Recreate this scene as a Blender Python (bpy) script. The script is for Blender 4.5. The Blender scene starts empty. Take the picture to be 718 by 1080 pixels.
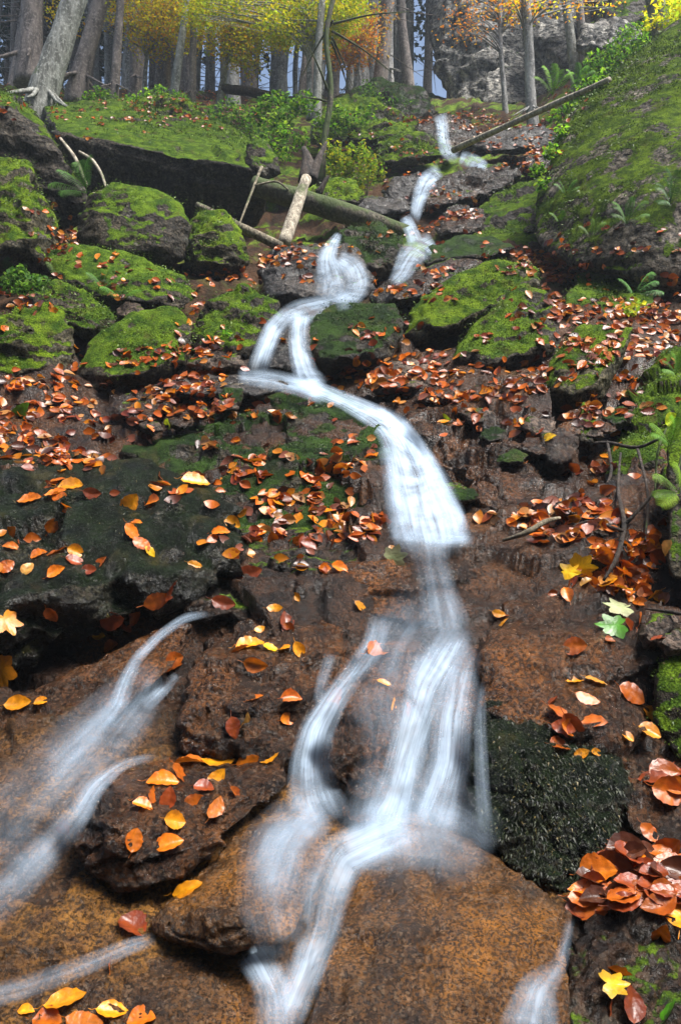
import bpy, bmesh, math, random
import numpy as np
from mathutils import Vector, Matrix
random.seed(7); RNG = np.random.default_rng(7)
SC = bpy.context.scene
COL = SC.collection

# ------------------------------------------------------------------ camera
FPX, CX, CY = 850.0, 359.0, 540.0
PITCH = math.radians(3.0)
cp, sp = math.cos(PITCH), math.sin(PITCH)
cam_d = bpy.data.cameras.new('camera'); cam = bpy.data.objects.new('camera', cam_d); COL.objects.link(cam)
cam_d.sensor_fit = 'VERTICAL'; cam_d.sensor_height = 24; cam_d.lens = FPX / 1080 * 24
cam_d.clip_start = 0.02; cam_d.clip_end = 3000
cam.rotation_euler = (math.pi / 2 + PITCH, 0, 0); SC.camera = cam
cam_d.dof.use_dof = False

# ------------------------------------------------------------------ light
SUN_EL, SUN_ROT = 64, 116          # soft high light, coming from beyond the slope
w = bpy.data.worlds.new('World'); SC.world = w; w.use_nodes = True
nt = w.node_tree
sky = nt.nodes.new('ShaderNodeTexSky'); sky.sky_type = 'NISHITA'; sky.sun_disc = False
sky.sun_elevation = math.radians(SUN_EL); sky.sun_rotation = math.radians(SUN_ROT)
sky.air_density = 1.0; sky.dust_density = 2.0
nt.links.new(sky.outputs[0], nt.nodes['Background'].inputs[0])
nt.nodes['Background'].inputs[1].default_value = 0.075
sd = bpy.data.lights.new('sun', 'SUN'); sd.energy = 4.4; sd.angle = math.radians(28); sd.color = (1, .97, .92)
sun = bpy.data.objects.new('sun', sd); COL.objects.link(sun)
a, e = math.radians(SUN_ROT), math.radians(SUN_EL)
sdir = Vector((math.sin(a) * math.cos(e), math.cos(a) * math.cos(e), math.sin(e)))
sun.rotation_euler = sdir.to_track_quat('Z', 'Y').to_euler(); sun.location = (0, 10, 30)
SC.view_settings.view_transform = 'Standard'; SC.view_settings.look = 'None'
SC.view_settings.gamma = 1; SC.view_settings.use_curve_mapping = False
SC.view_settings.exposure = 1.33
SC.cycles.max_bounces = 6; SC.cycles.diffuse_bounces = 3; SC.cycles.glossy_bounces = 2
SC.cycles.transmission_bounces = 3; SC.cycles.transparent_max_bounces = 16
SC.cycles.volume_bounces = 0
SC.cycles.use_denoising = True
SC.cycles.caustics_reflective = False; SC.cycles.caustics_refractive = False

# ------------------------------------------------------------------ coordinates
def dirs(px, py):
    u = (np.asarray(px, float) - CX) / FPX; v = (CY - np.asarray(py, float)) / FPX
    return u, cp - sp * v, sp + cp * v
def at(px, py, Y):
    """point seen in direction (px,py) of the photograph at horizontal distance Y (metres)"""
    dx, dy, dz = dirs(px, py); t = np.asarray(Y, float) / dy
    return np.stack([dx * t, dy * t, dz * t], -1)
def V3(px, py, Y): return Vector(at(px, py, Y).tolist())
def proj(P):
    P = np.asarray(P, float); f = P[..., 1] * cp + P[..., 2] * sp; u = -P[..., 1] * sp + P[..., 2] * cp
    return CX + FPX * P[..., 0] / f, CY - FPX * u / f

# ------------------------------------------------------------------ noise
def _h(ix, iy, iz, s):
    n = (ix.astype(np.int64) * 73856093) ^ (iy.astype(np.int64) * 19349663) ^ (iz.astype(np.int64) * 83492791) ^ (s * 2654435)
    n = (n ^ (n >> 13)) * 1274126177 & 0xffffffff
    n = (n ^ (n >> 16)) * 2246822519 & 0xffffffff
    return ((n ^ (n >> 15)) & 0xffffff) / float(0xffffff)
def vnoise(p, s=0):
    i = np.floor(p).astype(np.int64); f = p - i; f = f * f * f * (f * (f * 6 - 15) + 10)
    r = 0
    for dx in (0, 1):
        wx = f[:, 0] if dx else 1 - f[:, 0]
        for dy in (0, 1):
            wy = f[:, 1] if dy else 1 - f[:, 1]
            for dz in (0, 1):
                wz = f[:, 2] if dz else 1 - f[:, 2]
                r = r + _h(i[:, 0] + dx, i[:, 1] + dy, i[:, 2] + dz, s) * wx * wy * wz
    return r * 2 - 1
def fbm(p, o=4, s=0, gain=.5):
    r = 0; a = 1; t = 0
    for k in range(o):
        r = r + a * vnoise(p * 2 ** k + 13.7 * k, s + k); t += a; a *= gain
    return r / t
def chunk(p, s=0):
    """fractured-stone relief: every cell has a level and a tilt of its own"""
    i = np.floor(p).astype(np.int64); best = np.full(len(p), 1e9); val = np.zeros(len(p))
    for dx in (-1, 0, 1):
        for dy in (-1, 0, 1):
            for dz in (-1, 0, 1):
                cx, cy, cz = i[:, 0] + dx, i[:, 1] + dy, i[:, 2] + dz
                q = np.stack([cx + _h(cx, cy, cz, s), cy + _h(cx, cy, cz, s + 1), cz + _h(cx, cy, cz, s + 2)], 1)
                d = p - q; dd = (d * d).sum(1)
                g = np.stack([_h(cx, cy, cz, s + 3), _h(cx, cy, cz, s + 4), _h(cx, cy, cz, s + 5)], 1) - .5
                v = _h(cx, cy, cz, s + 6) - .5 + (d * g).sum(1) * 1.3
                m = dd < best; best[m] = dd[m]; val[m] = v[m]
    return val

# ------------------------------------------------------------------ ground distance table (Y metres by photo row and side)
ROWS = np.array([ -40,  20,  80, 100, 150, 200, 270, 330, 400, 450, 540, 580, 640, 750, 900, 1080, 1400, 1800, 2600], float)
YL = np.array([60, 30, 16.5, 13.5, 11.3, 9.4, 7.3, 6.0, 4.8, 4.2, 3.4, 3.15, 2.9, 2.55, 2.12, 1.75, 1.22, .87, .55])
YM = np.array([70, 36, 22.0, 18.0, 13.5, 10.5, 8.0, 6.2, 4.9, 4.2, 3.5, 3.25, 2.95, 2.6, 2.15, 1.75, 1.22, .87, .55])
YR = np.array([55, 28, 15.5, 13.0, 10.8, 9.0, 7.0, 5.8, 4.7, 4.0, 3.2, 3.0, 2.8, 2.5, 2.15, 1.75, 1.22, .87, .55])
HOLLOW = [(70, 700, 110, 45, 60), (285, 225, 60, 26, 120), (590, 490, 30, 25, 25), (95, 345, 40, 35, 60),
          (150, 225, 95, 30, 120), (385, 800, 110, 60, 35), (555, 850, 60, 70, 50), (455, 500, 45, 60, 12)]
def Yg(px, py):
    px = np.asarray(px, float); py = np.asarray(py, float)
    l, m, r = (np.interp(py, ROWS, np.log(t)) for t in (YL, YM, YR))
    t = np.clip((px - CX) / CX, -1.6, 1.6); k = np.abs(t); k = np.where(k < 1, k * k * (3 - 2 * k), 1 + (k - 1) * .2)
    y = np.where(t < 0, m + (l - m) * k, m + (r - m) * k)
    for hx, hy, rx, ry, q in HOLLOW:
        y = y + np.exp(-((px - hx) / rx) ** 2 - ((py - hy) / ry) ** 2) * q / FPX
    return np.exp(y)
def crest(px): return np.interp(px, [-400, 0, 250, 350, 400, 450, 560, 620, 680, 718, 1200], [80, 92, 98, 100, 84, 96, 104, 62, 22, 14, 10])

# ------------------------------------------------------------------ helpers
def tag(o, label=None, cat=None, group=None, kind=None):
    if label: o['label'] = label
    if cat: o['category'] = cat
    if group: o['group'] = group
    if kind: o['kind'] = kind
    return o
def np_mesh(name, V, F, mat=None, smooth=True):
    V = np.asarray(V, np.float32); F = np.asarray(F, np.int32); k = F.shape[1]
    me = bpy.data.meshes.new(name)
    me.vertices.add(len(V)); me.vertices.foreach_set('co', V.ravel())
    me.loops.add(F.size); me.loops.foreach_set('vertex_index', F.ravel())
    me.polygons.add(len(F)); me.polygons.foreach_set('loop_start', np.arange(0, F.size, k, dtype=np.int32))
    me.polygons.foreach_set('loop_total', np.full(len(F), k, np.int32))
    me.update(calc_edges=True)
    me.polygons.foreach_set('use_smooth', np.full(len(F), smooth))
    if mat: me.materials.append(mat)
    return me
def vcol(me, C, name='tint'):
    at_ = me.attributes.new(name, 'FLOAT_COLOR', 'POINT')
    C = np.asarray(C, np.float32)
    if C.shape[1] == 3: C = np.concatenate([C, np.ones((len(C), 1), np.float32)], 1)
    at_.data.foreach_set('color', C.ravel())
def link(name, me, parent=None):
    o = bpy.data.objects.new(name, me); COL.objects.link(o)
    if parent: o.parent = parent
    return o
def empty(name, loc):
    o = bpy.data.objects.new(name, None); o.location = loc; o.empty_display_size = .1; COL.objects.link(o); return o
def grid_faces(nr, nc):
    i = np.arange(nr * nc).reshape(nr, nc)
    return np.stack([i[:-1, :-1], i[:-1, 1:], i[1:, 1:], i[1:, :-1]], -1).reshape(-1, 4)

# ------------------------------------------------------------------ materials
class NB:
    def __init__(s, name):
        s.m = bpy.data.materials.new(name); s.m.use_nodes = True; s.t = s.m.node_tree; s.n = s.t.nodes; s.l = s.t.links
        s.b = s.n['Principled BSDF']; s.out = s.n['Material Output']
        g = s.n.new('ShaderNodeNewGeometry'); s.pos = g.outputs['Position']; s.nor = g.outputs['Normal']
    def set(s, node, k, v):
        i = node.inputs[k]
        if hasattr(v, 'links'): s.l.new(v, i)
        else: i.default_value = v
    def noise(s, sc, det=5, rough=.55, dist=0, vec=None, col=False):
        n = s.n.new('ShaderNodeTexNoise'); s.set(n, 'Vector', vec or s.pos)
        s.set(n, 'Scale', sc); s.set(n, 'Detail', det); s.set(n, 'Roughness', rough); s.set(n, 'Distortion', dist)
        return n.outputs['Color' if col else 0]
    def vor(s, sc, vec=None, feat='F1', out='Distance'):
        n = s.n.new('ShaderNodeTexVoronoi'); n.feature = feat; s.set(n, 'Vector', vec or s.pos); s.set(n, 'Scale', sc); return n.outputs[out]
    def math(s, op, a, b=0, clamp=False):
        n = s.n.new('ShaderNodeMath'); n.operation = op; n.use_clamp = clamp; s.set(n, 0, a); s.set(n, 1, b); return n.outputs[0]
    def ramp(s, f, lo, hi, a=0, b=1):
        n = s.n.new('ShaderNodeMapRange'); n.interpolation_type = 'SMOOTHSTEP'
        s.set(n, 0, f); s.set(n, 1, lo); s.set(n, 2, hi); s.set(n, 3, a); s.set(n, 4, b); return n.outputs[0]
    def mix(s, f, a, b, mode='MIX'):
        n = s.n.new('ShaderNodeMix'); n.data_type = 'RGBA'; n.blend_type = mode; s.set(n, 0, f)
        for k, v in ((6, a), (7, b)): s.set(n, k, (*v, 1) if isinstance(v, tuple) and len(v) == 3 else v)
        return n.outputs[2]
    def xyz(s, v, k):
        n = s.n.new('ShaderNodeSeparateXYZ'); s.l.new(v, n.inputs[0]); return n.outputs[k]
    def scale(s, v, sx, sy, sz, rot=(0, 0, 0)):
        n = s.n.new('ShaderNodeMapping'); s.l.new(v, n.inputs[0]); n.inputs['Scale'].default_value = (sx, sy, sz); n.inputs['Rotation'].default_value = rot
        return n.outputs[0]
    def attr(s, name, out='Color'):
        n = s.n.new('ShaderNodeAttribute'); n.attribute_name = name; return n.outputs[out]
    def bump(s, h, st=.5, d=.02, prev=None):
        n = s.n.new('ShaderNodeBump'); s.set(n, 'Strength', st); s.set(n, 'Distance', d); s.l.new(h, n.inputs['Height'])
        if prev: s.l.new(prev, n.inputs['Normal'])
        return n.outputs[0]
    def fin(s, col=None, rough=None, nrm=None, **kw):
        if col is not None: s.set(s.b, 'Base Color', (*col, 1) if isinstance(col, tuple) and len(col) == 3 else col)
        if rough is not None: s.set(s.b, 'Roughness', rough)
        if nrm is not None: s.l.new(nrm, s.b.inputs['Normal'])
        for k, v in kw.items(): s.set(s.b, k.replace('_', ' '), v)
        return s.m

MOSSUP = {}
def rock_mat(name, c1, c2, c3, moss=0.0, mossc=((.030, .070, .006), (.13, .21, .013)), wet=.5, grain=70, accent=.5, dist=.02, moss_n=.35, upc=.5, mk=1.0):
    MOSSUP[name] = upc
    """stone: c1 dark body, c2 mid body, c3 accents; moss 0..1 on faces that look up; wet lowers the roughness"""
    n = NB(name)
    big = n.noise(2.6, 6, .6); mid = n.noise(11, 6, .65, .4); fine = n.noise(grain, 4, .7); spk = n.vor(grain * 1.3, out='Color')
    col = n.mix(n.ramp(mid, .32, .68), c1, c2)
    col = n.mix(n.math('MULTIPLY', n.ramp(big, .42, .66), accent), col, c3)
    fm = n.ramp(fine, .42, .58)
    col = n.mix(.9, col, n.mix(fm, (.30, .28, .28), (1.9, 1.7, 1.55)), 'MULTIPLY')
    pale = n.ramp(n.xyz(spk, 0), .84, .97)
    stain = n.ramp(n.noise(3.3, 5, .65, 1.2, n.scale(n.pos, 1.6, .7, .5)), .38, .62)
    col = n.mix(.8, col, n.mix(stain, (.45, .42, .42), (1.25, 1.2, 1.15)), 'MULTIPLY')
    col = n.mix(n.math('MULTIPLY', pale, .35), col, n.mix(.6, c3, (.20, .15, .11)))
    lich = n.math('MULTIPLY', n.ramp(n.noise(7, 8, .75, .6), .56, .66), .5 * (1 - wet))
    col = n.mix(lich, col, (.23, .23, .19))
    rg = n.ramp(n.noise(19, 4, .6), .35, .7, .60 - .50 * wet, .86 - .56 * wet)
    h0 = n.bump(n.vor(7, n.scale(n.pos, 1, 1, 2.2)), .6, dist * 2.5); h1 = n.bump(mid, .7, dist * 2.8, h0); h2 = n.bump(fine, .8, dist * .6, h1)
    h3 = n.bump(n.vor(grain * .55), .5, dist * .6, h2)
    if moss > 0:
        up = n.xyz(n.nor, 2)
        mn = n.math('ADD', n.math('MULTIPLY', n.noise(3.1, 7, .66, .5), 1.7), n.math('MULTIPLY', n.noise(26, 4, .6), .35))
        msk = n.ramp(n.math('ADD', n.math('MULTIPLY', up, mk), mn), 1.0 + mk * upc, 1.12 + mk * upc)
        mc = n.mix(n.ramp(n.noise(8, 6, .7), .35, .66), mossc[0], mossc[1])
        mc = n.mix(.75, mc, n.mix(n.ramp(n.noise(150, 3, .6), .35, .65), (.35, .38, .35), (1.7, 1.7, 1.5)), 'MULTIPLY')
        mc = n.mix(n.math('MULTIPLY', n.ramp(n.noise(5, 5, .6, vec=n.scale(n.pos, 1.3, 1.2, 1.1)), .55, .7), .55), mc, (.085, .070, .020))
        col = n.mix(msk, col, mc)
        rg = n.ramp(msk, 0, 1, rg, .92)
        h3 = n.bump(n.math('MULTIPLY', n.noise(95, 4, .7), msk), 1.0, dist * 1.1, h3)
    n.fin(col, rg, h3)
    n.b.inputs['Specular IOR Level'].default_value = .12
    if wet > .55:
        n.b.inputs['Coat Weight'].default_value = (wet - .4) * .9; n.b.inputs['Coat Roughness'].default_value = .045
        n.l.new(n.bump(n.noise(62, 5, .7, .5), 1.0, dist * 1.3, h1), n.b.inputs['Coat Normal'])
    return n.m
M = {}
M['amber'] = rock_mat('wet_amber_rock', (.014, .008, .0045), (.062, .032, .011), (.19, .083, .010), 0, wet=.9, grain=125, accent=.65, dist=.012)
M['brown'] = rock_mat('wet_brown_rock', (.007, .0045, .003), (.044, .020, .0075), (.135, .054, .011), 0, wet=.92, grain=85, accent=.6, dist=.022)
M['black'] = rock_mat('wet_black_rock', (.006, .005, .004), (.024, .015, .010), (.065, .034, .016), .06, wet=.78, grain=55, accent=.5, dist=.024, upc=0.9, mk=0.8)
M['algae'] = rock_mat('black_algae_rock', (.007, .009, .007), (.020, .025, .015), (.045, .035, .020), .38, ((.003, .006, .002), (.010, .020, .005)), wet=.85, grain=75, accent=.35, dist=.030, upc=0.25, mk=0.5)
M['mound'] = rock_mat('dark_mossy_rock', (.010, .011, .008), (.032, .030, .018), (.060, .040, .022), .62, ((.008, .022, .004), (.036, .075, .010)), wet=.6, grain=70, accent=.4, upc=0.3, mk=0.6)
M['moss'] = rock_mat('mossy_rock', (.009, .009, .007), (.034, .031, .023), (.085, .078, .055), .66, wet=.25, grain=60, accent=.5, moss_n=.55, upc=0.38, mk=1.1)
M['mossmax'] = rock_mat('deep_moss_rock', (.020, .020, .013), (.055, .055, .035), (.10, .095, .06), .92, ((.030, .070, .005), (.16, .24, .012)), wet=.1, grain=60, accent=.4, moss_n=.4, upc=0.24, mk=0.8)
M['wall'] = rock_mat('dark_wall_rock', (.010, .010, .009), (.034, .032, .027), (.085, .080, .066), .34, wet=.15, grain=40, accent=.5, moss_n=.95, dist=.03, upc=0.55, mk=1.9)  # dark grey stone with moss on faces that look up
M['boulder'] = rock_mat('big_boulder_rock', (.035, .034, .027), (.10, .095, .075), (.30, .29, .26), .64, ((.045, .095, .006), (.20, .31, .016)), wet=.1, grain=28, accent=.5, moss_n=.36, dist=.08, upc=0.38, mk=0.5)
M['grey'] = rock_mat('grey_brown_rock', (.030, .024, .020), (.090, .072, .060), (.17, .14, .12), .2, wet=.55, grain=60, accent=.5, upc=0.9, mk=0.8)
M['cliff'] = rock_mat('cliff_rock', (.085, .095, .10), (.26, .285, .29), (.46, .49, .48), .22, ((.02, .05, .02), (.06, .11, .03)), wet=.1, grain=9, accent=.7, moss_n=.5, dist=.12, upc=0.8, mk=0.8)
M['dark_pool'] = rock_mat('dark_streambed_rock', (.010, .011, .012), (.035, .036, .038), (.08, .075, .07), .12, wet=.72, grain=45, accent=.5, upc=1.0, mk=0.8)

# ground: one sheet, its stone turns from wet brown rock near the stream to mossy soil up the slope
def ground_mat():
    n = NB('streambed_ground')
    big = n.noise(1.7, 6, .6); mid = n.noise(9, 6, .65, .5); fine = n.noise(105, 4, .7)
    c = n.mix(n.ramp(mid, .34, .66), (.006, .0038, .0028), (.038, .019, .010))
    c = n.mix(n.math('MULTIPLY', n.ramp(big, .45, .65), .6), c, (.105, .045, .014))
    amb = n.ramp(n.xyz(n.pos, 1), 2.15, 2.75, 1, 0)
    c = n.mix(n.math('MULTIPLY', amb, n.ramp(n.noise(6, 5, .6), .3, .6, .25, .95)), c, n.mix(n.ramp(n.noise(23, 5, .7), .35, .65), (.035, .019, .008), (.17, .085, .018)))
    c = n.mix(.85, c, n.mix(n.ramp(fine, .42, .58), (.3, .28, .28), (1.9, 1.7, 1.5)), 'MULTIPLY')
    far = n.ramp(n.xyz(n.pos, 1), 4.2, 6.5)
    soil = n.mix(n.ramp(n.noise(5, 6, .7), .38, .62), (.022, .014, .009), (.070, .036, .018))
    c = n.mix(n.math('MULTIPLY', far, .8), c, soil)
    mossk = n.math('MULTIPLY', n.ramp(n.noise(1.6, 7, .65, .5), .47, .58), n.ramp(n.xyz(n.pos, 1), 6, 9.5))
    mc = n.mix(n.ramp(n.noise(7, 6, .7), .35, .65), (.04, .09, .006), (.17, .26, .015))
    c = n.mix(mossk, c, mc)
    rg = n.ramp(far, 0, 1, n.ramp(n.noise(15, 4), .35, .65, .14, .42), .85)
    h = n.bump(mid, .6, .05); h = n.bump(fine, .8, .014, h); h = n.bump(n.vor(34), .5, .014, h)
    n.fin(c, rg, h); n.b.inputs['Specular IOR Level'].default_value = .12
    n.set(n.b, 'Coat Weight', n.ramp(far, 0, 1, .5, 0)); n.b.inputs['Coat Roughness'].default_value = .1
    n.l.new(n.bump(n.noise(58, 5, .7, .5), 1.0, .024, h), n.b.inputs['Coat Normal'])
    return n.m
M['ground'] = ground_mat()

def leaf_mat(name, transl=.35, rough=.35, wetspec=.5):
    n = NB(name)
    c = n.attr('tint'); oi = n.n.new('ShaderNodeObjectInfo')
    v = n.ramp(oi.outputs['Random'], 0, 1, .75, 1.25)
    hsv = n.n.new('ShaderNodeHueSaturation'); n.set(hsv, 'Value', v); n.l.new(c, hsv.inputs['Color'])
    c = n.mix(.6, hsv.outputs[0], n.mix(n.ramp(n.noise(60, 4, .6), .35, .7), (.78, .68, .62), (1.15, 1.15, 1.1)), 'MULTIPLY')
    n.fin(c, rough); n.b.inputs['Specular IOR Level'].default_value = wetspec
    h = n.bump(n.noise(120, 3), .35, .004); n.l.new(h, n.b.inputs['Normal'])
    tr = n.n.new('ShaderNodeBsdfTranslucent'); n.l.new(c, tr.inputs[0])
    mx = n.n.new('ShaderNodeMixShader'); mx.inputs[0].default_value = transl
    n.l.new(n.b.outputs[0], mx.inputs[1]); n.l.new(tr.outputs[0], mx.inputs[2]); n.l.new(mx.outputs[0], n.out.inputs[0])
    return n.m
M['leaf'] = leaf_mat('fallen_leaf', .22, .34, .5)
M['foliage'] = leaf_mat('tree_foliage', .6, .6, .2)
M['frond'] = leaf_mat('green_frond', .4, .55, .3)
def tuft_mat():
    n = NB('moss_tufts'); n.fin(n.attr('tint'), .5); n.b.inputs['Specular IOR Level'].default_value = .3; return n.m
M['tuft'] = tuft_mat()
def bark_mat(name, c1, c2, moss=.4, sc=1.0):
    n = NB(name)
    v = n.scale(n.pos, 1, 1, .25)
    c = n.mix(n.ramp(n.noise(9 * sc, 6, .7, .5, v), .36, .64), c1, c2)
    c = n.mix(n.math('MULTIPLY', n.ramp(n.noise(22 * sc, 5, .7), .5, .62), .6), c, tuple(min(1, x * 1.5 + .05) for x in c2))
    up = n.math('MULTIPLY', n.xyz(n.nor, 2), .2)
    c = n.mix(n.math('MULTIPLY', n.ramp(n.math('ADD', n.noise(2.4, 5, .65), up), .80 - moss * .5, .88 - moss * .45), .85), c, n.mix(n.noise(30), (.018, .040, .006), (.080, .120, .015)))
    n.fin(c, .85, n.bump(n.noise(14 * sc, 6, .7, .4, v), .8, .05)); return n.m
M['beech'] = bark_mat('beech_bark', (.085, .085, .070), (.27, .27, .24), .35)
M['spruce'] = bark_mat('spruce_bark', (.075, .062, .055), (.22, .18, .155), .12)
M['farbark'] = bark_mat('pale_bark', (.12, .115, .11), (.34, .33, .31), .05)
M['log'] = bark_mat('weathered_wood', (.070, .055, .035), (.24, .20, .13), .35, 1.6)
M['palelog'] = bark_mat('bleached_wood', (.16, .13, .095), (.46, .40, .30), .2, 1.6)
M['mosslog'] = bark_mat('mossy_wood', (.030, .024, .015), (.10, .085, .05), .75, 1.6)
M['darkwood'] = bark_mat('rotten_wood', (.010, .007, .005), (.045, .028, .018), .1, 1.6)

# water: silky sheets; streaks run along the flow (uv v)
def water_mat():
    n = NB('silky_water')
    uv = n.n.new('ShaderNodeUVMap').outputs[0]; d = n.attr('flow')
    dens = n.xyz(d, 0)
    s1 = n.noise(1, 4, .55, .35, n.scale(uv, .75, .12, 1)); s2 = n.noise(1, 3, .5, .2, n.scale(uv, 1.9, .08, 1))
    st = n.math('ADD', n.math('MULTIPLY', s1, .6), n.math('MULTIPLY', s2, .4))
    k = n.ramp(st, .30, .70, .45, 1.25)
    pch = n.ramp(n.noise(5, 4, .6), .32, .68, .5, 1.15)
    al = n.math('MULTIPLY', n.math('MULTIPLY', n.math('MULTIPLY', k, pch), dens), .64, True)
    n.fin((.60, .75, .93), .5)
    cx_ = n.n.new('ShaderNodeCombineXYZ'); cx_.inputs[1].default_value = -.38; cx_.inputs[2].default_value = .92; n.l.new(cx_.outputs[0], n.b.inputs['Normal'])
    tl = n.n.new('ShaderNodeBsdfTranslucent'); tl.inputs[0].default_value = (.60, .75, .93, 1)
    m1 = n.n.new('ShaderNodeMixShader'); m1.inputs[0].default_value = .2
    n.l.new(n.b.outputs[0], m1.inputs[1]); n.l.new(tl.outputs[0], m1.inputs[2])
    tp = n.n.new('ShaderNodeBsdfTransparent'); m2 = n.n.new('ShaderNodeMixShader')
    n.l.new(al, m2.inputs[0]); n.l.new(tp.outputs[0], m2.inputs[1]); n.l.new(m1.outputs[0], m2.inputs[2]); n.l.new(m2.outputs[0], n.out.inputs[0])
    return n.m
M['water'] = water_mat()

# ------------------------------------------------------------------ the slope: one sheet in world coordinates
def build_ground():
    xs = np.arange(-330, 1050, 3.0)
    t = np.concatenate([[2600, 2200, 1900, 1650, 1450, 1320, 1220], np.arange(1160, 79, -2.6)])
    nr, nc = len(t), len(xs)
    PX = np.repeat(xs[None], nr, 0); TR = np.repeat(t[:, None], nc, 1)
    Y = Yg(PX, TR)
    k = np.clip((200 - TR) / 120, 0, 1); RW = np.where(TR < 200, 200 - k * (200 - crest(PX)), TR)
    P = at(PX, RW, Y)
    amp = .014 * Y
    q = P.reshape(-1, 3); A = amp.ravel(); yy = Y.ravel()
    fr = (1.0 / (.22 * yy))[:, None]
    far = np.clip((yy - 3.5) / 3, 0, 1)
    n1 = (chunk(q * np.array([2.2, 2.2, 3.5]), 3) * .10 + chunk(q * 6.0, 9) * .040 + chunk(q * 15, 19) * .016) * (1 - .75 * far) + .03 * (1 - far)
    n2 = fbm(q * 1.1, 5, 5) * .10 + fbm(q * 9, 3, 8) * .02
    dz = (n1 + n2) * np.clip(yy / 3.0, .55, 2.4)
    q = q.copy(); q[:, 2] += dz * .8; q[:, 1] -= dz * .35
    P = q.reshape(nr, nc, 3)
    # beyond the crest: the forest floor keeps climbing more gently, far enough to hide the sky's foot
    ext = []
    last = P[-1].copy(); base = last.copy()
    for s in (1.5, 4, 8, 14, 22, 34, 50, 80, 140, 260):
        e_ = base.copy(); e_[:, 0] *= (1 + s / 18); e_[:, 1] += s; e_[:, 2] += min(s, 40) * .12 - max(0, s - 40) * .1
        e_[:, 2] += vnoise(e_ * .15, 4) * .5 * min(1, s / 6); ext.append(e_)
    P = np.concatenate([P, np.array(ext)], 0)
    # in front and behind the viewer: the slope keeps going down
    low = []
    for s in (400, 60, 20, 6, 1.5):
        e_ = P[0].copy(); e_[:, 0] = e_[:, 0] * (1 + s * 2); e_[:, 1] -= s; e_[:, 2] -= s * .30 + .05; low.append(e_)
    P = np.concatenate([np.array(low), P], 0)
    me = np_mesh('slope', P.reshape(-1, 3), grid_faces(P.shape[0], P.shape[1])[:, ::-1], M['ground'])
    me.flip_normals() if me.polygons[len(me.polygons) // 2].normal.z < 0 else None
    o = link('hillside', me); tag(o, kind='structure'); return o
GROUND = build_ground()

# ------------------------------------------------------------------ rocks: rounded convex bodies with broken, weathered relief
ICO = {}
def ico(level):
    if level not in ICO:
        bm = bmesh.new(); bmesh.ops.create_icosphere(bm, subdivisions=level, radius=1)
        me = bpy.data.meshes.new('ico'); bm.to_mesh(me); bm.free()
        me.polygons.foreach_set('use_smooth', np.ones(len(me.polygons), bool))
        co = np.zeros(len(me.vertices) * 3, np.float32); me.vertices.foreach_get('co', co)
        ICO[level] = (me, co.reshape(-1, 3).astype(float))
    return ICO[level]
def hull_planes(P):
    bm = bmesh.new()
    for p in P: bm.verts.new(p)
    r = bmesh.ops.convex_hull(bm, input=bm.verts)
    bm.verts.ensure_lookup_table(); bm.faces.ensure_lookup_table()
    used = {v for f in bm.faces for v in f.verts}
    c = np.mean([list(v.co) for v in used], 0)
    N = []; H = []
    for f in bm.faces:
        f.normal_update(); n = np.array(f.normal); h = float(n @ (np.array(f.verts[0].co) - c))
        if f.calc_area() < 1e-9: continue
        if h < 0: n, h = -n, -h
        if all(not (float(n @ m) > .999 and abs(h - g) < 1e-3) for m, g in zip(N, H)): N.append(n); H.append(max(h, 1e-4))
    bm.free(); return c, np.array(N), np.array(H)
ROCKS = []; DESC = {}; MOSSY = []
def rock_body(P, level, sharp, amp, seed, mat, chunky=1.0):
    P = np.asarray(P, float); c, N, H = hull_planes(P)
    tm, S = ico(level)
    q = P - c; _, sv, ax = np.linalg.svd(q, full_matrices=False); sv = sv / sv.max(); sv = np.clip(sv, .28, 1)
    d = (S * sv) @ ax if np.linalg.det(ax) > 0 else (S * sv * np.array([1, 1, -1])) @ ax
    if np.linalg.det(ax) < 0: d = (S * sv) @ (ax * np.array([[1], [1], [-1]]))
    d /= np.linalg.norm(d, axis=1, keepdims=True)
    k = np.clip((d @ N.T) / H, 0, None); mx = k.max(1, keepdims=True)
    r = 1.05 / (mx[:, 0] * ((k / mx) ** sharp).sum(1) ** (1 / sharp))
    V = d * r[:, None]; size = np.cbrt(np.prod(q.max(0) - q.min(0))) * .5
    me = tm.copy(); me.name = 'rock'
    me.vertices.foreach_set('co', V.astype(np.float32).ravel()); me.update()
    nn = np.zeros(len(V) * 3, np.float32); me.vertex_normals.foreach_get('vector', nn); nn = nn.reshape(-1, 3)
    W = V / size + seed * 3.17
    strata = W * (np.array([2.4, .9, .6]) if mat is M['cliff'] else np.array([.9, .9, 2.4]))
    disp = fbm(W * 1.3, 5, seed) * .9 + chunk(strata * 1.5, seed) * .75 * chunky + chunk(W * 4.2, seed + 9) * .22 * chunky + fbm(W * 9, 3, seed + 3) * .26
    rg_ = 1 - np.abs(fbm(W * np.array([1.6, 1.6, 2.6]) + 40, 4, seed + 21)) * 2.6
    disp = disp - np.clip(rg_ - .72, 0, 1) * 1.8 * chunky
    V = V + nn * (disp * amp * size)[:, None]
    me.vertices.foreach_set('co', V.astype(np.float32).ravel()); me.update()
    me.materials.clear(); me.materials.append(mat); me.validate()
    return me, c
def back_pts(pts, depth, shrink=.72):
    a = np.array(pts, float); c = a.mean(0)
    return [(c[0] + (x - c[0]) * shrink, c[1] + (y - c[1]) * shrink, Y + depth) for x, y, Y in pts]
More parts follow.
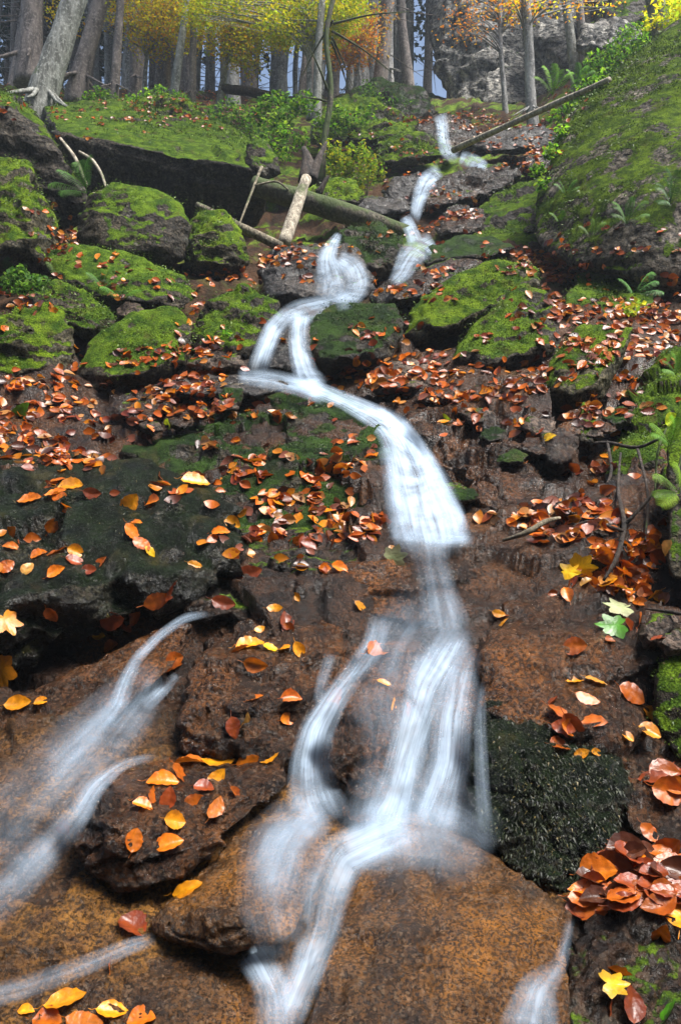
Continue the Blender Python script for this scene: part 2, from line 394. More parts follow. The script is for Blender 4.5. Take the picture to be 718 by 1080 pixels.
def rock(label, mat, pts, depth=None, level=5, sharp=14, amp=.10, name='boulder', cat='boulder', desc=None, moss=0, chunky=1.0, front=0, group=None, kind=None):
    """pts: (photo x, photo y, distance Y) of the outline and of face corners; depth: how far the body reaches back"""
    ys = [p[2] for p in pts]
    wpx = max(p[0] for p in pts) - min(p[0] for p in pts)
    if depth is None: depth = .6 * wpx * min(ys) / FPX
    P = list(pts) + back_pts(pts, depth)
    if front:
        a = np.array(pts, float); c = a.mean(0)
        P += [(c[0] + (x - c[0]) * .55, c[1] + (y - c[1]) * .55, Y - front) for x, y, Y in pts]
    P3 = [at(*p) for p in P]
    me, c = rock_body(P3, level, sharp, amp, len(ROCKS) + 1, M[mat], chunky)
    o = link(name, me); o.location = c.tolist(); tag(o, label, cat, group, kind)
    ROCKS.append(o); DESC[o.name] = desc or cat
    if moss: MOSSY.append((o, moss))
    return o
def G(x, y, d=0.0): return (x, y, float(Yg(x, y)) + d)
def ball(label, mat, outline, Y0=None, bulge=.28, lean=.5, **kw):
    """free-standing boulder from its outline: top leans back, the belly comes forward"""
    xs = [p[0] for p in outline]; ys = [p[1] for p in outline]; yb = max(ys); yt = min(ys)
    if Y0 is None: Y0 = float(Yg(np.mean(xs), yb))
    Y0 *= .955; lean *= .8; kw['sharp'] = max(26, kw.get('sharp', 0)); kw.setdefault('amp', .13)
    u = Y0 / FPX; H = yb - yt; Wd = max(xs) - min(xs)
    mx_, my_ = np.mean(xs), np.mean(ys); outline = [(mx_ + (x - mx_) * 1.08, my_ + (y - my_) * 1.06) for x, y in outline]
    pts = [(x, y, Y0 + (yb - y) * u * lean) for x, y in outline]
    kw.setdefault('depth', .75 * min(Wd, H * 1.6) * u); kw.setdefault('front', bulge * min(Wd, H) * u)
    return rock(label, mat, pts, **kw)

# --- foreground slabs and blocks
rock('big amber brown slab filling the bottom centre below the falls', 'amber',
     [G(435, 860, -.02), G(500, 888, -.03), (560, 925, 1.97), (600, 957, 1.9), (600, 1000, 1.8), (600, 1110, 1.55), (318, 1110, 1.55), (343, 1010, 1.78), (372, 935, 1.98), (450, 1000, 1.74), (340, 1085, 1.6)],
     depth=.3, level=6, sharp=30, amp=.075, name='rock_slab', cat='rock slab', desc='big amber slab at the bottom', chunky=1.1)
rock('orange brown wet slab left of the lower stream with a dark undercut', 'amber',
     [G(262, 868, -.06), G(330, 860, -.05), (345, 890, 2.05), (338, 935, 1.92), (305, 985, 1.80), (238, 1003, 1.78), (168, 990, 1.86), (162, 965, 1.90), (200, 925, 2.0), (240, 965, 1.78)],
     depth=.25, level=6, sharp=24, amp=.09, name='rock_slab', cat='rock slab', desc='orange slab beside the lower stream', chunky=.8)
rock('dark angular wet block topped with orange leaves at the lower left', 'brown',
     [(108, 812, 2.36), (160, 797, 2.42), (240, 797, 2.42), (302, 797, 2.42), (296, 825, 2.28), (255, 868, 2.12), (190, 925, 1.96), (128, 932, 1.96), (100, 915, 1.98), (82, 890, 2.03), (80, 852, 2.08), (122, 868, 1.94), (105, 842, 2.16)],
     depth=.3, level=6, sharp=30, amp=.12, name='rock_block', cat='rock', desc='dark block at the lower left')
rock('low amber ledge along the bottom edge at the lower left', 'amber',
     [G(20, 1040, -.03), G(130, 1010, -.04), G(250, 1005, -.03), G(330, 1030, -.02), G(320, 1110, -.02), G(-40, 1110, -.02), (160, 1045, 1.74)],
     depth=.2, level=6, sharp=16, amp=.07, name='rock_slab', cat='rock slab', desc='low amber ledge at the bottom left', chunky=.9)
rock('broad yellowish brown rock apron at the left edge under thin water', 'amber',
     [G(-140, 850, -.02), G(20, 790, -.03), G(80, 800, -.04), G(110, 930, -.02), G(170, 975, -.02), G(110, 1010, -.02), G(-40, 1050, -.01), G(-160, 1060, 0)],
     depth=.25, level=6, sharp=18, amp=.05, name='rock_slab', cat='rock slab', desc='yellowish rock apron at the left edge', chunky=.8)
rock('large black mossy slab at the left with a dark overhanging face', 'algae',
     [(-190, 500, 3.55), (0, 490, 3.55), (110, 485, 3.62), (215, 510, 3.5), (262, 556, 3.2), (236, 600, 2.98), (178, 632, 2.90), (120, 668, 2.86), (50, 700, 2.84), (-30, 735, 2.80), (-200, 760, 2.8),
      (0, 640, 2.72), (60, 618, 2.74), (120, 604, 2.80), (-180, 700, 2.65)],
     depth=.55, level=6, sharp=34, amp=.12, chunky=1.4, name='rock_slab', cat='rock slab', desc='large black mossy slab', moss=1.6)
rock('wet brown rock strip beneath the black slab at the left', 'brown',
     [(-60, 790, 2.52), (0, 745, 2.60), (90, 715, 2.66), (150, 672, 2.78), (205, 655, 2.80), (190, 700, 2.64), (110, 770, 2.50), (60, 800, 2.44), (-60, 850, 2.35)],
     depth=.3, level=6, sharp=16, amp=.09, name='rock_slab', cat='rock slab', desc='wet strip under the black slab')
rock('rough brown rock between the left trickle and the middle falls', 'brown',
     [(235, 655, 2.92), (300, 610, 3.05), (380, 640, 2.92), (400, 680, 2.78), (345, 760, 2.52), (310, 800, 2.36), (240, 800, 2.42), (195, 790, 2.44), (200, 730, 2.56), (215, 690, 2.72), (260, 740, 2.42)],
     depth=.3, level=6, sharp=24, amp=.15, name='rock_outcrop', cat='rock', desc='rough rock left of the falls')
rock('brown ledge holding the small pool at mid height', 'brown',
     [(285, 600, 3.12), (330, 582, 3.22), (420, 570, 3.26), (505, 572, 3.26), (545, 590, 3.12), (530, 650, 2.86), (470, 660, 2.80), (400, 650, 2.84), (330, 640, 2.92), (420, 600, 2.98)],
     depth=.3, level=6, sharp=24, amp=.12, name='rock_ledge', cat='rock', desc='ledge below the small pool')
rock('dark upright rock dividing the two lower falls', 'brown',
     [(398, 684, 2.72), (430, 672, 2.76), (462, 690, 2.66), (455, 740, 2.42), (432, 800, 2.30), (412, 862, 2.2), (388, 872, 2.18), (358, 862, 2.2), (350, 800, 2.28), (356, 750, 2.36), (400, 750, 2.30)],
     depth=.22, level=6, sharp=24, amp=.13, name='boulder', desc='dark rock dividing the lower falls')
rock('small round wet rock split by the right lower fall', 'black',
     [(432, 790, 2.36), (452, 788, 2.36), (458, 815, 2.32), (452, 850, 2.26), (434, 850, 2.26), (428, 820, 2.3)], depth=.15, level=5, sharp=8, amp=.08, desc='round rock within the right fall')
rock('rock lip above the right lower fall in the stream', 'brown',
     [(455, 690, 2.68), (510, 680, 2.72), (520, 740, 2.48), (500, 800, 2.38), (500, 880, 2.2), (455, 880, 2.2), (452, 760, 2.44)], depth=.25, level=5, sharp=18, amp=.06, desc='rock behind the right fall')
rock('upright black block covered in wet tufted moss right of the falls', 'algae',
     [(497, 756, 2.33), (540, 738, 2.36), (600, 762, 2.26), (664, 812, 2.2), (650, 880, 2.1), (612, 944, 1.98), (572, 938, 2.0), (515, 892, 2.10), (494, 850, 2.18), (560, 800, 2.16)],
     depth=.3, level=6, sharp=16, amp=.12, name='rock_block', cat='rock', desc='tufted black block', moss=1.0)
rock('wide flat brown slab with single leaves at the right', 'brown',
     [(522, 640, 2.86), (560, 602, 3.02), (640, 592, 3.02), (700, 640, 2.76), (700, 770, 2.44), (664, 830, 2.24), (604, 752, 2.28), (500, 744, 2.35), (512, 690, 2.58)],
     depth=.3, level=6, sharp=30, amp=.11, name='rock_slab', cat='rock slab', desc='wide brown slab at the right', chunky=1.1)
rock('glistening black brown rock under the leaf heap at the lower right', 'black',
     [(598, 962, 1.92), (640, 900, 2.04), (720, 860, 2.16), (830, 880, 2.1), (830, 1110, 1.6), (592, 1110, 1.58), (602, 1010, 1.78), (660, 980, 1.80)],
     depth=.3, level=6, sharp=22, amp=.14, name='boulder', desc='glistening rock at the lower right')
rock('wet dark rock at the right edge above the leaf heap', 'brown',
     [(650, 800, 2.3), (700, 760, 2.42), (800, 740, 2.44), (800, 900, 2.1), (700, 892, 2.1), (660, 880, 2.14)], depth=.3, level=5, amp=.08, desc='wet rock at the right edge')
rock('green mossy rock at the right edge below the twigs', 'moss',
     [(694, 700, 2.42), (740, 680, 2.46), (800, 700, 2.4), (800, 800, 2.25), (712, 802, 2.28), (688, 760, 2.36)], depth=.3, level=5, amp=.08, desc='mossy rock at the right edge', moss=.6)
ball('rounded pale stone beside the green maple leaf', 'grey', [(674, 668), (686, 650), (708, 648), (716, 660), (700, 676), (680, 684)], Y0=2.62, level=4, sharp=10, desc='pale stone beside the green leaf', name='stone', cat='stone')
ball('small stone at the right edge under the pale stone', 'grey', [(694, 676), (712, 664), (735, 668), (735, 690), (704, 690)], Y0=2.54, level=4, sharp=10, desc='small stone at the right edge', name='stone', cat='stone')
rock('brown rock at the far side of the pool right of the upper chute', 'brown',
     [(428, 425, 4.45), (520, 430, 4.3), (565, 455, 4.05), (575, 520, 3.5), (545, 590, 3.12), (500, 575, 3.25), (480, 530, 3.4), (452, 480, 3.7), (520, 500, 3.45)],
     depth=.4, level=6, sharp=30, amp=.17, chunky=1.4, name='rock_slab', cat='rock slab', desc='brown rock right of the upper chute')
rock('dark mossy mound strewn with leaves left of the upper chute', 'mound',
     [(120, 462, 4.15), (190, 425, 4.5), (262, 410, 4.62), (330, 408, 4.6), (375, 432, 4.3), (400, 462, 3.92), (404, 520, 3.62), (398, 562, 3.45), (320, 590, 3.2), (240, 580, 3.2), (170, 520, 3.55), (360, 480, 3.72), (250, 500, 3.6)],
     depth=.5, level=6, sharp=30, amp=.12, chunky=1.3, name='rock_mound', cat='rock', desc='mossy mound beside the chute', moss=1.5)
rock('broken dark rock with leaves left of the pool', 'black',
     [(170, 590, 3.1), (240, 560, 3.3), (330, 560, 3.35), (420, 560, 3.35), (440, 568, 3.24), (380, 590, 3.1), (300, 622, 2.98), (235, 660, 2.86), (185, 640, 2.92)],
     depth=.3, level=6, sharp=22, amp=.15, name='rock_outcrop', cat='rock', desc='broken rock left of the pool')
# --- mid slope
rock('tilted flat stone with a dark underside right of the stream', 'grey', [(502, 442, 4.2), (512, 424, 4.4), (574, 404, 4.7), (578, 418, 4.45), (545, 436, 4.2), (508, 447, 4.1)], depth=.25, level=4, amp=.08, name='stone', cat='stone', desc='tilted flat stone')
ball('pyramid shaped green mossy rock on the right bank', 'mossmax', [(612, 346), (664, 348), (650, 385), (634, 418), (604, 432), (577, 426), (576, 395), (592, 368)], Y0=4.35, lean=.6, level=5, sharp=22, amp=.05, desc='pyramid shaped rock', moss=.7)
ball('small pointed upright stone below the pyramid shaped rock', 'moss', [(614, 426), (628, 430), (634, 462), (622, 474), (606, 470)], Y0=3.95, level=4, desc='small pointed stone', name='stone', cat='stone')
ball('small dark boulder over a hollow beside the pointed stone', 'black', [(570, 462), (590, 452), (608, 462), (608, 488), (590, 500), (575, 490)], Y0=3.8, level=4, desc='small dark boulder', name='stone', cat='stone')
ball('small grey stone above the dark hollow on the right bank', 'grey', [(548, 446), (562, 440), (584, 446), (582, 462), (560, 462)], Y0=4.0, level=4, desc='small grey stone', name='stone', cat='stone')
ball('square mossy boulder with a dark right side', 'moss', [(486, 362), (520, 328), (548, 304), (574, 312), (588, 340), (584, 372), (540, 392), (500, 404), (478, 392)], Y0=4.95, lean=.7, level=5, sharp=20, amp=.08, desc='square mossy boulder', moss=.4)
ball('long bright mossy boulder right of the middle cascade', 'mossmax', [(424, 352), (440, 325), (480, 292), (520, 277), (558, 286), (566, 298), (530, 322), (480, 352), (445, 366)], Y0=5.6, lean=.8, level=5, sharp=16, amp=.08, desc='long mossy boulder', moss=.7)
ball('dark flat rock above the long mossy boulder', 'black', [(392, 312), (420, 292), (470, 276), (505, 278), (480, 302), (440, 320), (402, 326)], Y0=6.2, lean=.9, level=5, amp=.08, desc='dark flat rock by the cascade')
ball('mossy boulder with brown leaves right of the first cascade', 'mound', [(326, 338), (350, 322), (412, 322), (424, 345), (412, 378), (345, 392), (322, 374)], Y0=5.1, lean=.9, level=5, amp=.09, desc='mossy boulder by the first cascade', moss=.5)
ball('pale rounded rock amid leaves above the chute', 'grey', [(388, 398), (405, 382), (445, 380), (458, 398), (448, 414), (398, 416)], Y0=4.75, lean=.8, level=5, amp=.08, desc='pale rounded rock')
rock('grey green rock face high on the right bank', 'moss', [(592, 312, 6.1), (612, 288, 6.6), (660, 284, 6.7), (694, 300, 6.2), (690, 330, 5.7), (640, 346, 5.45), (598, 346, 5.5)], depth=.6, level=5, amp=.08, desc='grey green rock on the right bank', moss=.4)
rock('mossy dark bank rock with roots at the right edge', 'moss', [(640, 470, 3.85), (660, 410, 4.2), (700, 370, 4.4), (820, 340, 4.4), (820, 640, 2.8), (712, 620, 2.85), (690, 590, 2.95), (664, 540, 3.2), (645, 510, 3.5)], depth=.6, level=6, amp=.08, desc='dark bank rock at the right edge', moss=.5)
rock('tall narrow mossy stone cut by the right edge', 'moss', [(704, 470, 3.0), (720, 440, 3.1), (760, 450, 3.0), (760, 610, 2.7), (706, 610, 2.72)], depth=.3, level=5, amp=.06, desc='narrow stone at the right edge', moss=.3)
# --- left boulders
ball('green mossy boulder at the left edge, taller than wide', 'mossmax', [(-60, 180), (8, 167), (30, 176), (45, 212), (54, 255), (48, 285), (-60, 300)], Y0=6.7, lean=.3, level=5, sharp=12, desc='tall green boulder at the left edge', moss=.6)
ball('round dark boulder with moss cap behind the small fern', 'moss', [(86, 235), (96, 208), (122, 192), (156, 200), (186, 214), (197, 238), (190, 272), (160, 284), (104, 278), (88, 258)], Y0=7.2, lean=.35, level=5, sharp=13, amp=.07, desc='round moss capped boulder', moss=.5)
ball('small green boulder beside the leaning branch', 'mossmax', [(196, 240), (212, 223), (236, 226), (256, 250), (262, 278), (240, 292), (202, 286), (196, 262)], Y0=7.3, lean=.4, level=5, desc='small green boulder', moss=.5)
ball('long low mossy boulder with scattered leaves at the left', 'moss', [(52, 280), (74, 258), (130, 266), (190, 288), (207, 312), (186, 328), (120, 328), (70, 308)], Y0=6.3, lean=.9, level=5, amp=.07, desc='long low boulder at the left', moss=.6)
ball('tilted flat mossy stone over a black gap at the left', 'moss', [(34, 314), (60, 298), (96, 312), (119, 334), (116, 352), (100, 362), (70, 346), (40, 328)], Y0=5.6, lean=.7, level=5, desc='tilted mossy stone', moss=.6)
ball('rounded green boulder at the left edge above the leaf bed', 'mossmax', [(-60, 345), (0, 338), (40, 326), (62, 336), (72, 365), (66, 398), (20, 412), (-60, 412)], Y0=5.0, lean=.35, level=5, sharp=11, desc='rounded green boulder at the left', moss=.7)
ball('broad rock with a moss patch and leaves along its front', 'moss', [(84, 398), (98, 360), (140, 330), (182, 328), (198, 350), (192, 386), (152, 408), (96, 414)], Y0=4.95, lean=.8, level=5, amp=.06, desc='broad moss patched rock', moss=.4)
ball('mossy boulder left of the first cascade', 'moss', [(204, 350), (226, 314), (262, 304), (292, 318), (290, 355), (268, 392), (212, 392)], Y0=5.15, lean=.7, level=5, sharp=11, desc='mossy boulder left of the cascade', moss=.6)
ball('smooth grey stone in front of the cascade boulder', 'grey', [(198, 384), (214, 366), (242, 360), (262, 376), (256, 392), (204, 396)], Y0=4.95, lean=.7, level=4, desc='smooth grey stone')
ball('flat stone roofing a black gap in the leaf bed', 'black', [(112, 432), (128, 420), (168, 414), (182, 424), (176, 436), (150, 434), (120, 442)], Y0=4.4, lean=1.2, level=4, desc='flat stone over a gap', name='stone', cat='stone')
ball('low wet stone shelf beside the cascade foot', 'dark_pool', [(150, 412), (200, 398), (262, 396), (300, 404), (290, 416), (200, 420)], Y0=4.6, lean=1.2, level=4, desc='wet shelf at the cascade foot', name='stone', cat='stone')
# --- upper stream
ball('wet dark rock behind the fan shaped cascade', 'dark_pool', [(276, 285), (290, 264), (330, 260), (370, 262), (392, 300), (380, 318), (330, 328), (290, 322)], Y0=6.5, lean=1.0, level=5, amp=.09, desc='wet rock at the fan cascade')
ball('rounded mossy boulder beside the fan shaped cascade', 'mound', [(354, 262), (368, 242), (400, 238), (422, 250), (424, 278), (400, 294), (366, 288)], Y0=7.3, lean=.5, level=5, desc='rounded boulder by the fan cascade', moss=.5)
ball('rock under the first cascade between its two streams', 'dark_pool', [(280, 345), (300, 330), (325, 332), (332, 370), (330, 400), (272, 402), (272, 370)], Y0=5.1, lean=.6, level=5, desc='rock under the first cascade')
ball('mossy slab between the upper cascades', 'mound', [(452, 262), (480, 250), (520, 250), (540, 262), (500, 276), (450, 280)], Y0=7.3, lean=1.2, level=4, desc='mossy slab between cascades')
ball('long black wet rock in the upper stream', 'black', [(438, 214), (452, 196), (486, 182), (532, 177), (542, 188), (520, 206), (486, 218), (448, 226)], Y0=9.3, lean=1.0, level=5, desc='long black rock upstream')
ball('grey wet rock left of the upper fall', 'dark_pool', [(404, 202), (416, 188), (440, 184), (452, 196), (446, 224), (412, 222)], Y0=9.6, lean=.8, level=5, desc='grey rock upstream')
ball('dark stone with leaves below the long black rock', 'black', [(460, 240), (472, 224), (505, 218), (514, 232), (500, 250), (466, 250)], Y0=8.5, lean=.9, level=4, desc='dark stone upstream', name='stone', cat='stone')
ball('low mossy mound beside the mossy log', 'mossmax', [(330, 208), (344, 190), (370, 190), (384, 206), (376, 216), (336, 216)], Y0=9.2, lean=.9, level=4, desc='low mossy mound', moss=.3)
ball('mossy boulder with an upright dark side near the upper stream', 'mossmax', [(398, 165), (402, 146), (430, 140), (462, 150), (474, 164), (440, 172), (402, 178)], Y0=11.3, lean=.8, level=5, desc='mossy boulder upstream', moss=.4)
ball('flat stone left of the upper cascade', 'dark_pool', [(360, 214), (380, 208), (420, 210), (436, 222), (400, 228), (364, 222)], Y0=9.2, lean=1.2, level=4, desc='flat stone upstream', name='stone', cat='stone')
ball('brown rock carrying the topmost fall', 'black', [(436, 150), (444, 128), (470, 122), (496, 128), (508, 152), (480, 162), (444, 162)], Y0=12.6, lean=.7, level=5, desc='rock at the topmost fall')
ball('dark boulder below the fallen pale trunk', 'black', [(546, 180), (552, 164), (576, 154), (600, 158), (594, 176), (560, 190)], Y0=9.8, lean=.8, level=4, desc='dark boulder under the pale trunk')
ball('broad dark rock behind the fallen pale trunk', 'dark_pool', [(500, 152), (520, 138), (560, 132), (586, 142), (580, 158), (520, 164)], Y0=11.4, lean=.9, level=4, desc='broad rock behind the pale trunk')
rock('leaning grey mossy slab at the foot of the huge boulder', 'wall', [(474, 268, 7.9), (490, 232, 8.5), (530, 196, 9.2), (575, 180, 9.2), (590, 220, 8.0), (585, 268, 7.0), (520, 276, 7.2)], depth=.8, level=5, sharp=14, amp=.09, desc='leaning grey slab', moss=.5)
rock('huge moss covered boulder rising at the right edge', 'boulder',
     [(562, 266, 6.9), (560, 232, 7.1), (576, 182, 7.4), (600, 132, 7.7), (626, 94, 8.0), (658, 60, 8.3), (700, 26, 8.5), (740, 2, 8.6), (860, -30, 8.6), (980, 40, 8.0), (980, 330, 6.0), (718, 300, 6.0), (640, 292, 6.2),
      (640, 180, 6.6), (700, 120, 6.9), (720, 200, 6.1)], depth=2.2, level=7, sharp=28, amp=.045, chunky=.3, desc='huge boulder at the right', moss=2.2)
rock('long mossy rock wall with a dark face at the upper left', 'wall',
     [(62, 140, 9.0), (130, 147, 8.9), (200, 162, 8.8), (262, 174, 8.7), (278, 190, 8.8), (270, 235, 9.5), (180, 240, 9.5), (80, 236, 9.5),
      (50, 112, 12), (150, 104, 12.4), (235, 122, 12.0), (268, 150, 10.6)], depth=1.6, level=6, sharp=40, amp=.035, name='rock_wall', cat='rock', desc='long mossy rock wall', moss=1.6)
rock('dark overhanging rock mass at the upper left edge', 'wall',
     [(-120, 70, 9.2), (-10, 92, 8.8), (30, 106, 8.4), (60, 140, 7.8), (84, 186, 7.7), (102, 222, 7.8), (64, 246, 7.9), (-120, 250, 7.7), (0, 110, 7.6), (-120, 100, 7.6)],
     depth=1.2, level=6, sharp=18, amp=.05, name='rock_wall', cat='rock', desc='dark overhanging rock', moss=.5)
ball('mossy dome on the bank above the rock wall', 'mossmax', [(132, 126), (150, 106), (180, 98), (205, 108), (216, 128), (180, 138)], Y0=11.6, lean=.9, level=5, desc='mossy dome', moss=.5)
ball('mossy stone at the end of the rock wall', 'moss', [(258, 176), (262, 154), (274, 146), (288, 158), (294, 182), (276, 192)], Y0=9.2, lean=.5, level=4, desc='mossy stone at the wall end', moss=.3)
ball('mossy slope rock below the tall pale trunk', 'mound', [(366, 132), (372, 96), (400, 82), (440, 92), (456, 120), (440, 140), (380, 146)], Y0=14.5, lean=.8, level=5, desc='mossy slope rock', moss=.4)
ball('green mound on the bank left of the topmost fall', 'mossmax', [(330, 140), (350, 108), (392, 106), (424, 124), (440, 146), (400, 156), (340, 154)], Y0=12.8, lean=.9, level=5, desc='green mound', moss=.5)
# --- cliff
rock('tall grey cliff block behind the topmost fall', 'cliff',
     [(452, -70, 21), (450, 20, 20), (456, 60, 19.5), (478, 118, 18.5), (540, 116, 18), (562, 60, 18.4), (574, -70, 20), (500, 20, 18.6)], depth=4, level=6, sharp=26, amp=.07, name='cliff', cat='cliff', desc='grey cliff block', chunky=1.3)
rock('pale smooth slab leaning against the grey cliff', 'cliff', [(508, 108, 17.4), (514, 78, 17.7), (532, 66, 17.9), (552, 84, 17.6), (556, 110, 17.2)], depth=1, level=5, sharp=26, amp=.05, name='cliff', cat='cliff', desc='pale cliff slab')
rock('dark broken cliff between the two mossy trunks', 'cliff', [(560, 112, 17), (562, 30, 17.5), (580, -50, 18.5), (640, -50, 18.5), (636, 30, 16.8), (622, 80, 16), (600, 112, 16)], depth=3, level=5, sharp=24, amp=.10, name='cliff', cat='cliff', desc='dark broken cliff', chunky=1.3)
rock('dark overhanging crag at the top right corner', 'wall', [(610, 46, 14.6), (606, 10, 15), (630, -60, 15.5), (740, -60, 14.5), (740, -10, 13.6), (672, 22, 13.4), (650, 36, 13.4)], depth=2.5, level=5, sharp=20, amp=.10, name='cliff', cat='cliff', desc='dark crag')
ball('layered grey rock under the dark crag', 'cliff', [(610, 52), (616, 24), (650, 20), (676, 30), (666, 52), (630, 58)], Y0=13.2, lean=.5, level=5, amp=.12, desc='layered rock under the crag')

# --- loose broken stones lying between the boulders and on the banks
RS = random.Random(31); STN = []
for zone, x0, x1, y0, y1, n_ in [('right bank', 470, 640, 400, 560, 13), ('leaf bed at the left', 10, 260, 405, 460, 7), ('slope below the small pyramid boulder', 560, 700, 430, 520, 6), ('ground above the main chute', 330, 470, 340, 430, 5), ('edge of the upper stream', 390, 560, 150, 250, 9), ('gap between the left boulders', 30, 260, 230, 340, 7)]:
    for _ in range(n_):
        x, y = RS.uniform(x0, x1), RS.uniform(y0, y1); r_ = RS.uniform(7, 17) * (1 if y > 300 else .7); a0 = RS.uniform(0, 6)
        ol = [(x + math.cos(a0 + k * 1.05) * r_ * RS.uniform(.8, 1.35), y + math.sin(a0 + k * 1.05) * r_ * RS.uniform(.45, .8)) for k in range(6)]
        mt = RS.choice(['brown', 'black', 'grey', 'mound', 'brown'])
        STN.append((zone, {'brown': 'brown', 'black': 'black', 'grey': 'grey', 'mound': 'mossy'}[mt], x, ball('stone', mt, ol, level=4, name='stone', cat='stone', lean=.8, amp=.15, desc='loose stone on the ' + zone, group='loose stones on the slope')))
_o = ['first', 'second', 'third', 'fourth', 'fifth', 'sixth', 'seventh', 'eighth']
for z_, c_ in set((s[0], s[1]) for s in STN):
    ls = sorted([s for s in STN if s[0] == z_ and s[1] == c_], key=lambda s: s[2])
    for i, s in enumerate(ls): s[3]['label'] = f"{'lone' if len(ls) == 1 else _o[i]} small {c_} angular stone {'' if len(ls) == 1 else 'from the left '}in the {z_}"
bpy.context.view_layer.update()
DG = bpy.context.evaluated_depsgraph_get()
O0 = Vector((0, 0, 0))
def cast(px, py):
    dx, dy, dz = dirs(px, py); d = Vector((float(dx), float(dy), float(dz)))
    ok, loc, nor, _, ob, _ = SC.ray_cast(DG, O0, d.normalized(), distance=200)
    if not ok: return None
    return loc, nor, ob
#@@PART2
# ------------------------------------------------------------------ logs, branches and stems
def tube(pts, radii, seg=10, rough=.12, seed=0, cap=True):
    """bent tapering wooden body through world points; returns V, F(quads)"""
    P = np.asarray(pts, float); n = len(P)
    m = max(n * 4, 12); s = np.linspace(0, n - 1, m)
    C = np.stack([np.interp(s, np.arange(n), P[:, k]) for k in range(3)], 1)
    for _ in range(3): C[1:-1] = (C[:-2] + 2 * C[1:-1] + C[2:]) / 4
    R = np.interp(s, np.arange(n), radii)
    T = np.gradient(C, axis=0); T /= np.linalg.norm(T, axis=1, keepdims=True)
    ref = np.array([0, 0, 1.0]) if abs(T[:, 2]).mean() < .8 else np.array([1.0, 0, 0])
    A = np.cross(T, ref); A /= np.linalg.norm(A, axis=1, keepdims=True); B = np.cross(T, A)
    th = np.linspace(0, 2 * math.pi, seg, endpoint=False)
    ring = A[:, None] * np.cos(th)[None, :, None] + B[:, None] * np.sin(th)[None, :, None]
    q = (C[:, None] + ring * R[:, None, None]).reshape(-1, 3)
    nz = fbm(q / max(R.mean(), 1e-4) * .55 + seed, 3, seed) * rough * 1.6
    rr = (R[:, None] * (1 + nz.reshape(m, seg)))[:, :, None]
    V = (C[:, None] + ring * rr).reshape(-1, 3)
    F = []
    for i in range(m - 1):
        for j in range(seg):
            k = (j + 1) % seg; F.append((i * seg + j, i * seg + k, (i + 1) * seg + k, (i + 1) * seg + j))
    if cap:
        V = np.concatenate([V, C[:1], C[-1:]]); a, b = len(V) - 2, len(V) - 1
        for j in range(0, seg, 2):
            F.append((a, (j + 2) % seg, j + 1, j)); F.append((b, (m - 1) * seg + j, (m - 1) * seg + j + 1, (m - 1) * seg + (j + 2) % seg))
    return V, np.array(F)
def join(parts):
    Vs, Fs, o = [], [], 0
    for V, F in parts: Vs.append(V); Fs.append(np.asarray(F) + o); o += len(V)
    return np.concatenate(Vs), np.concatenate(Fs)
def wood(label, cat, name, mat, paths, desc=None, group=None, seg=12, rough=.12):
    """paths: [ [(px,py,Y,radius_px), ...], ...] -> one object"""
    ps = [tube([at(x, y, Y) for x, y, Y, r in p], [r * Y / FPX for x, y, Y, r in p], seg, rough, i + 3) for i, p in enumerate(paths)]
    V, F = join(ps); c = V[np.argmin(V[:, 2])].copy(); me = np_mesh(name, V - c, F, M[mat]); o = link(name, me); o.location = c.tolist()
    tag(o, label, cat, group); DESC[o.name] = desc or cat; return o
wood('long pale fallen trunk slanting up to the huge boulder', 'fallen trunk', 'fallen_tree', 'palelog',
     [[(478, 158, 10.6, 3.4), (642, 84, 7.9, 3.0)]], 'fallen pale trunk')
wood('broken mossy log leaning upright in front of the dark hollow', 'log', 'broken_log', 'palelog',
     [[(299, 258, 7.6, 7), (310, 226, 7.9, 7), (323, 188, 8.2, 5.5)], [(316, 205, 8.1, 3), (322, 196, 8.1, 1.5)]], 'leaning broken log')
wood('dark splintered stump behind the leaning log', 'stump', 'tree_stump', 'darkwood',
     [[(322, 192, 8.6, 9), (326, 172, 8.7, 7), (320, 156, 8.8, 2.5)], [(328, 190, 8.6, 7), (336, 168, 8.7, 4), (344, 150, 8.8, 1.5)], [(336, 204, 8.5, 4), (346, 186, 8.5, 2)]], 'splintered stump')
wood('thick mossy log lying across above the fan cascade', 'log', 'fallen_log', 'mosslog',
     [[(268, 196, 8.6, 10), (310, 208, 8.5, 11), (360, 224, 8.5, 11), (430, 246, 8.6, 9)]], 'thick mossy log', seg=16)
wood('thin bare log sloping down behind the small green boulder', 'log', 'fallen_log', 'log',
     [[(208, 216, 7.7, 3.4), (246, 236, 7.5, 5), (296, 260, 7.4, 5.5)]], 'thin bare log')
wood('thin twisted root hanging beside the leaning log', 'root', 'tree_root', 'log',
     [[(276, 176, 8.7, 1.8), (268, 196, 8.4, 1.4), (258, 222, 8.1, 1.2), (252, 238, 8.0, .8)], [(268, 196, 8.4, 1.2), (292, 190, 8.4, 1.2), (304, 200, 8.4, .8)]], 'twisted root')
wood('two arching bare branches behind the small fern', 'branch', 'fallen_branch', 'palelog',
     [[(64, 146, 8.2, 1.6), (80, 166, 7.7, 2), (92, 196, 7.4, 1.6)], [(84, 160, 7.9, 1.2), (98, 168, 7.6, 1.8), (108, 184, 7.5, 1.6), (112, 198, 7.4, 1.2)]], 'arching branches')
wood('wet stick lying across the foot of the first cascade', 'stick', 'fallen_branch', 'log',
     [[(172, 416, 4.62, 1.2), (205, 415, 4.5, 1.8), (236, 408, 4.45, 1.8), (262, 404, 4.45, 1)]], 'wet stick')
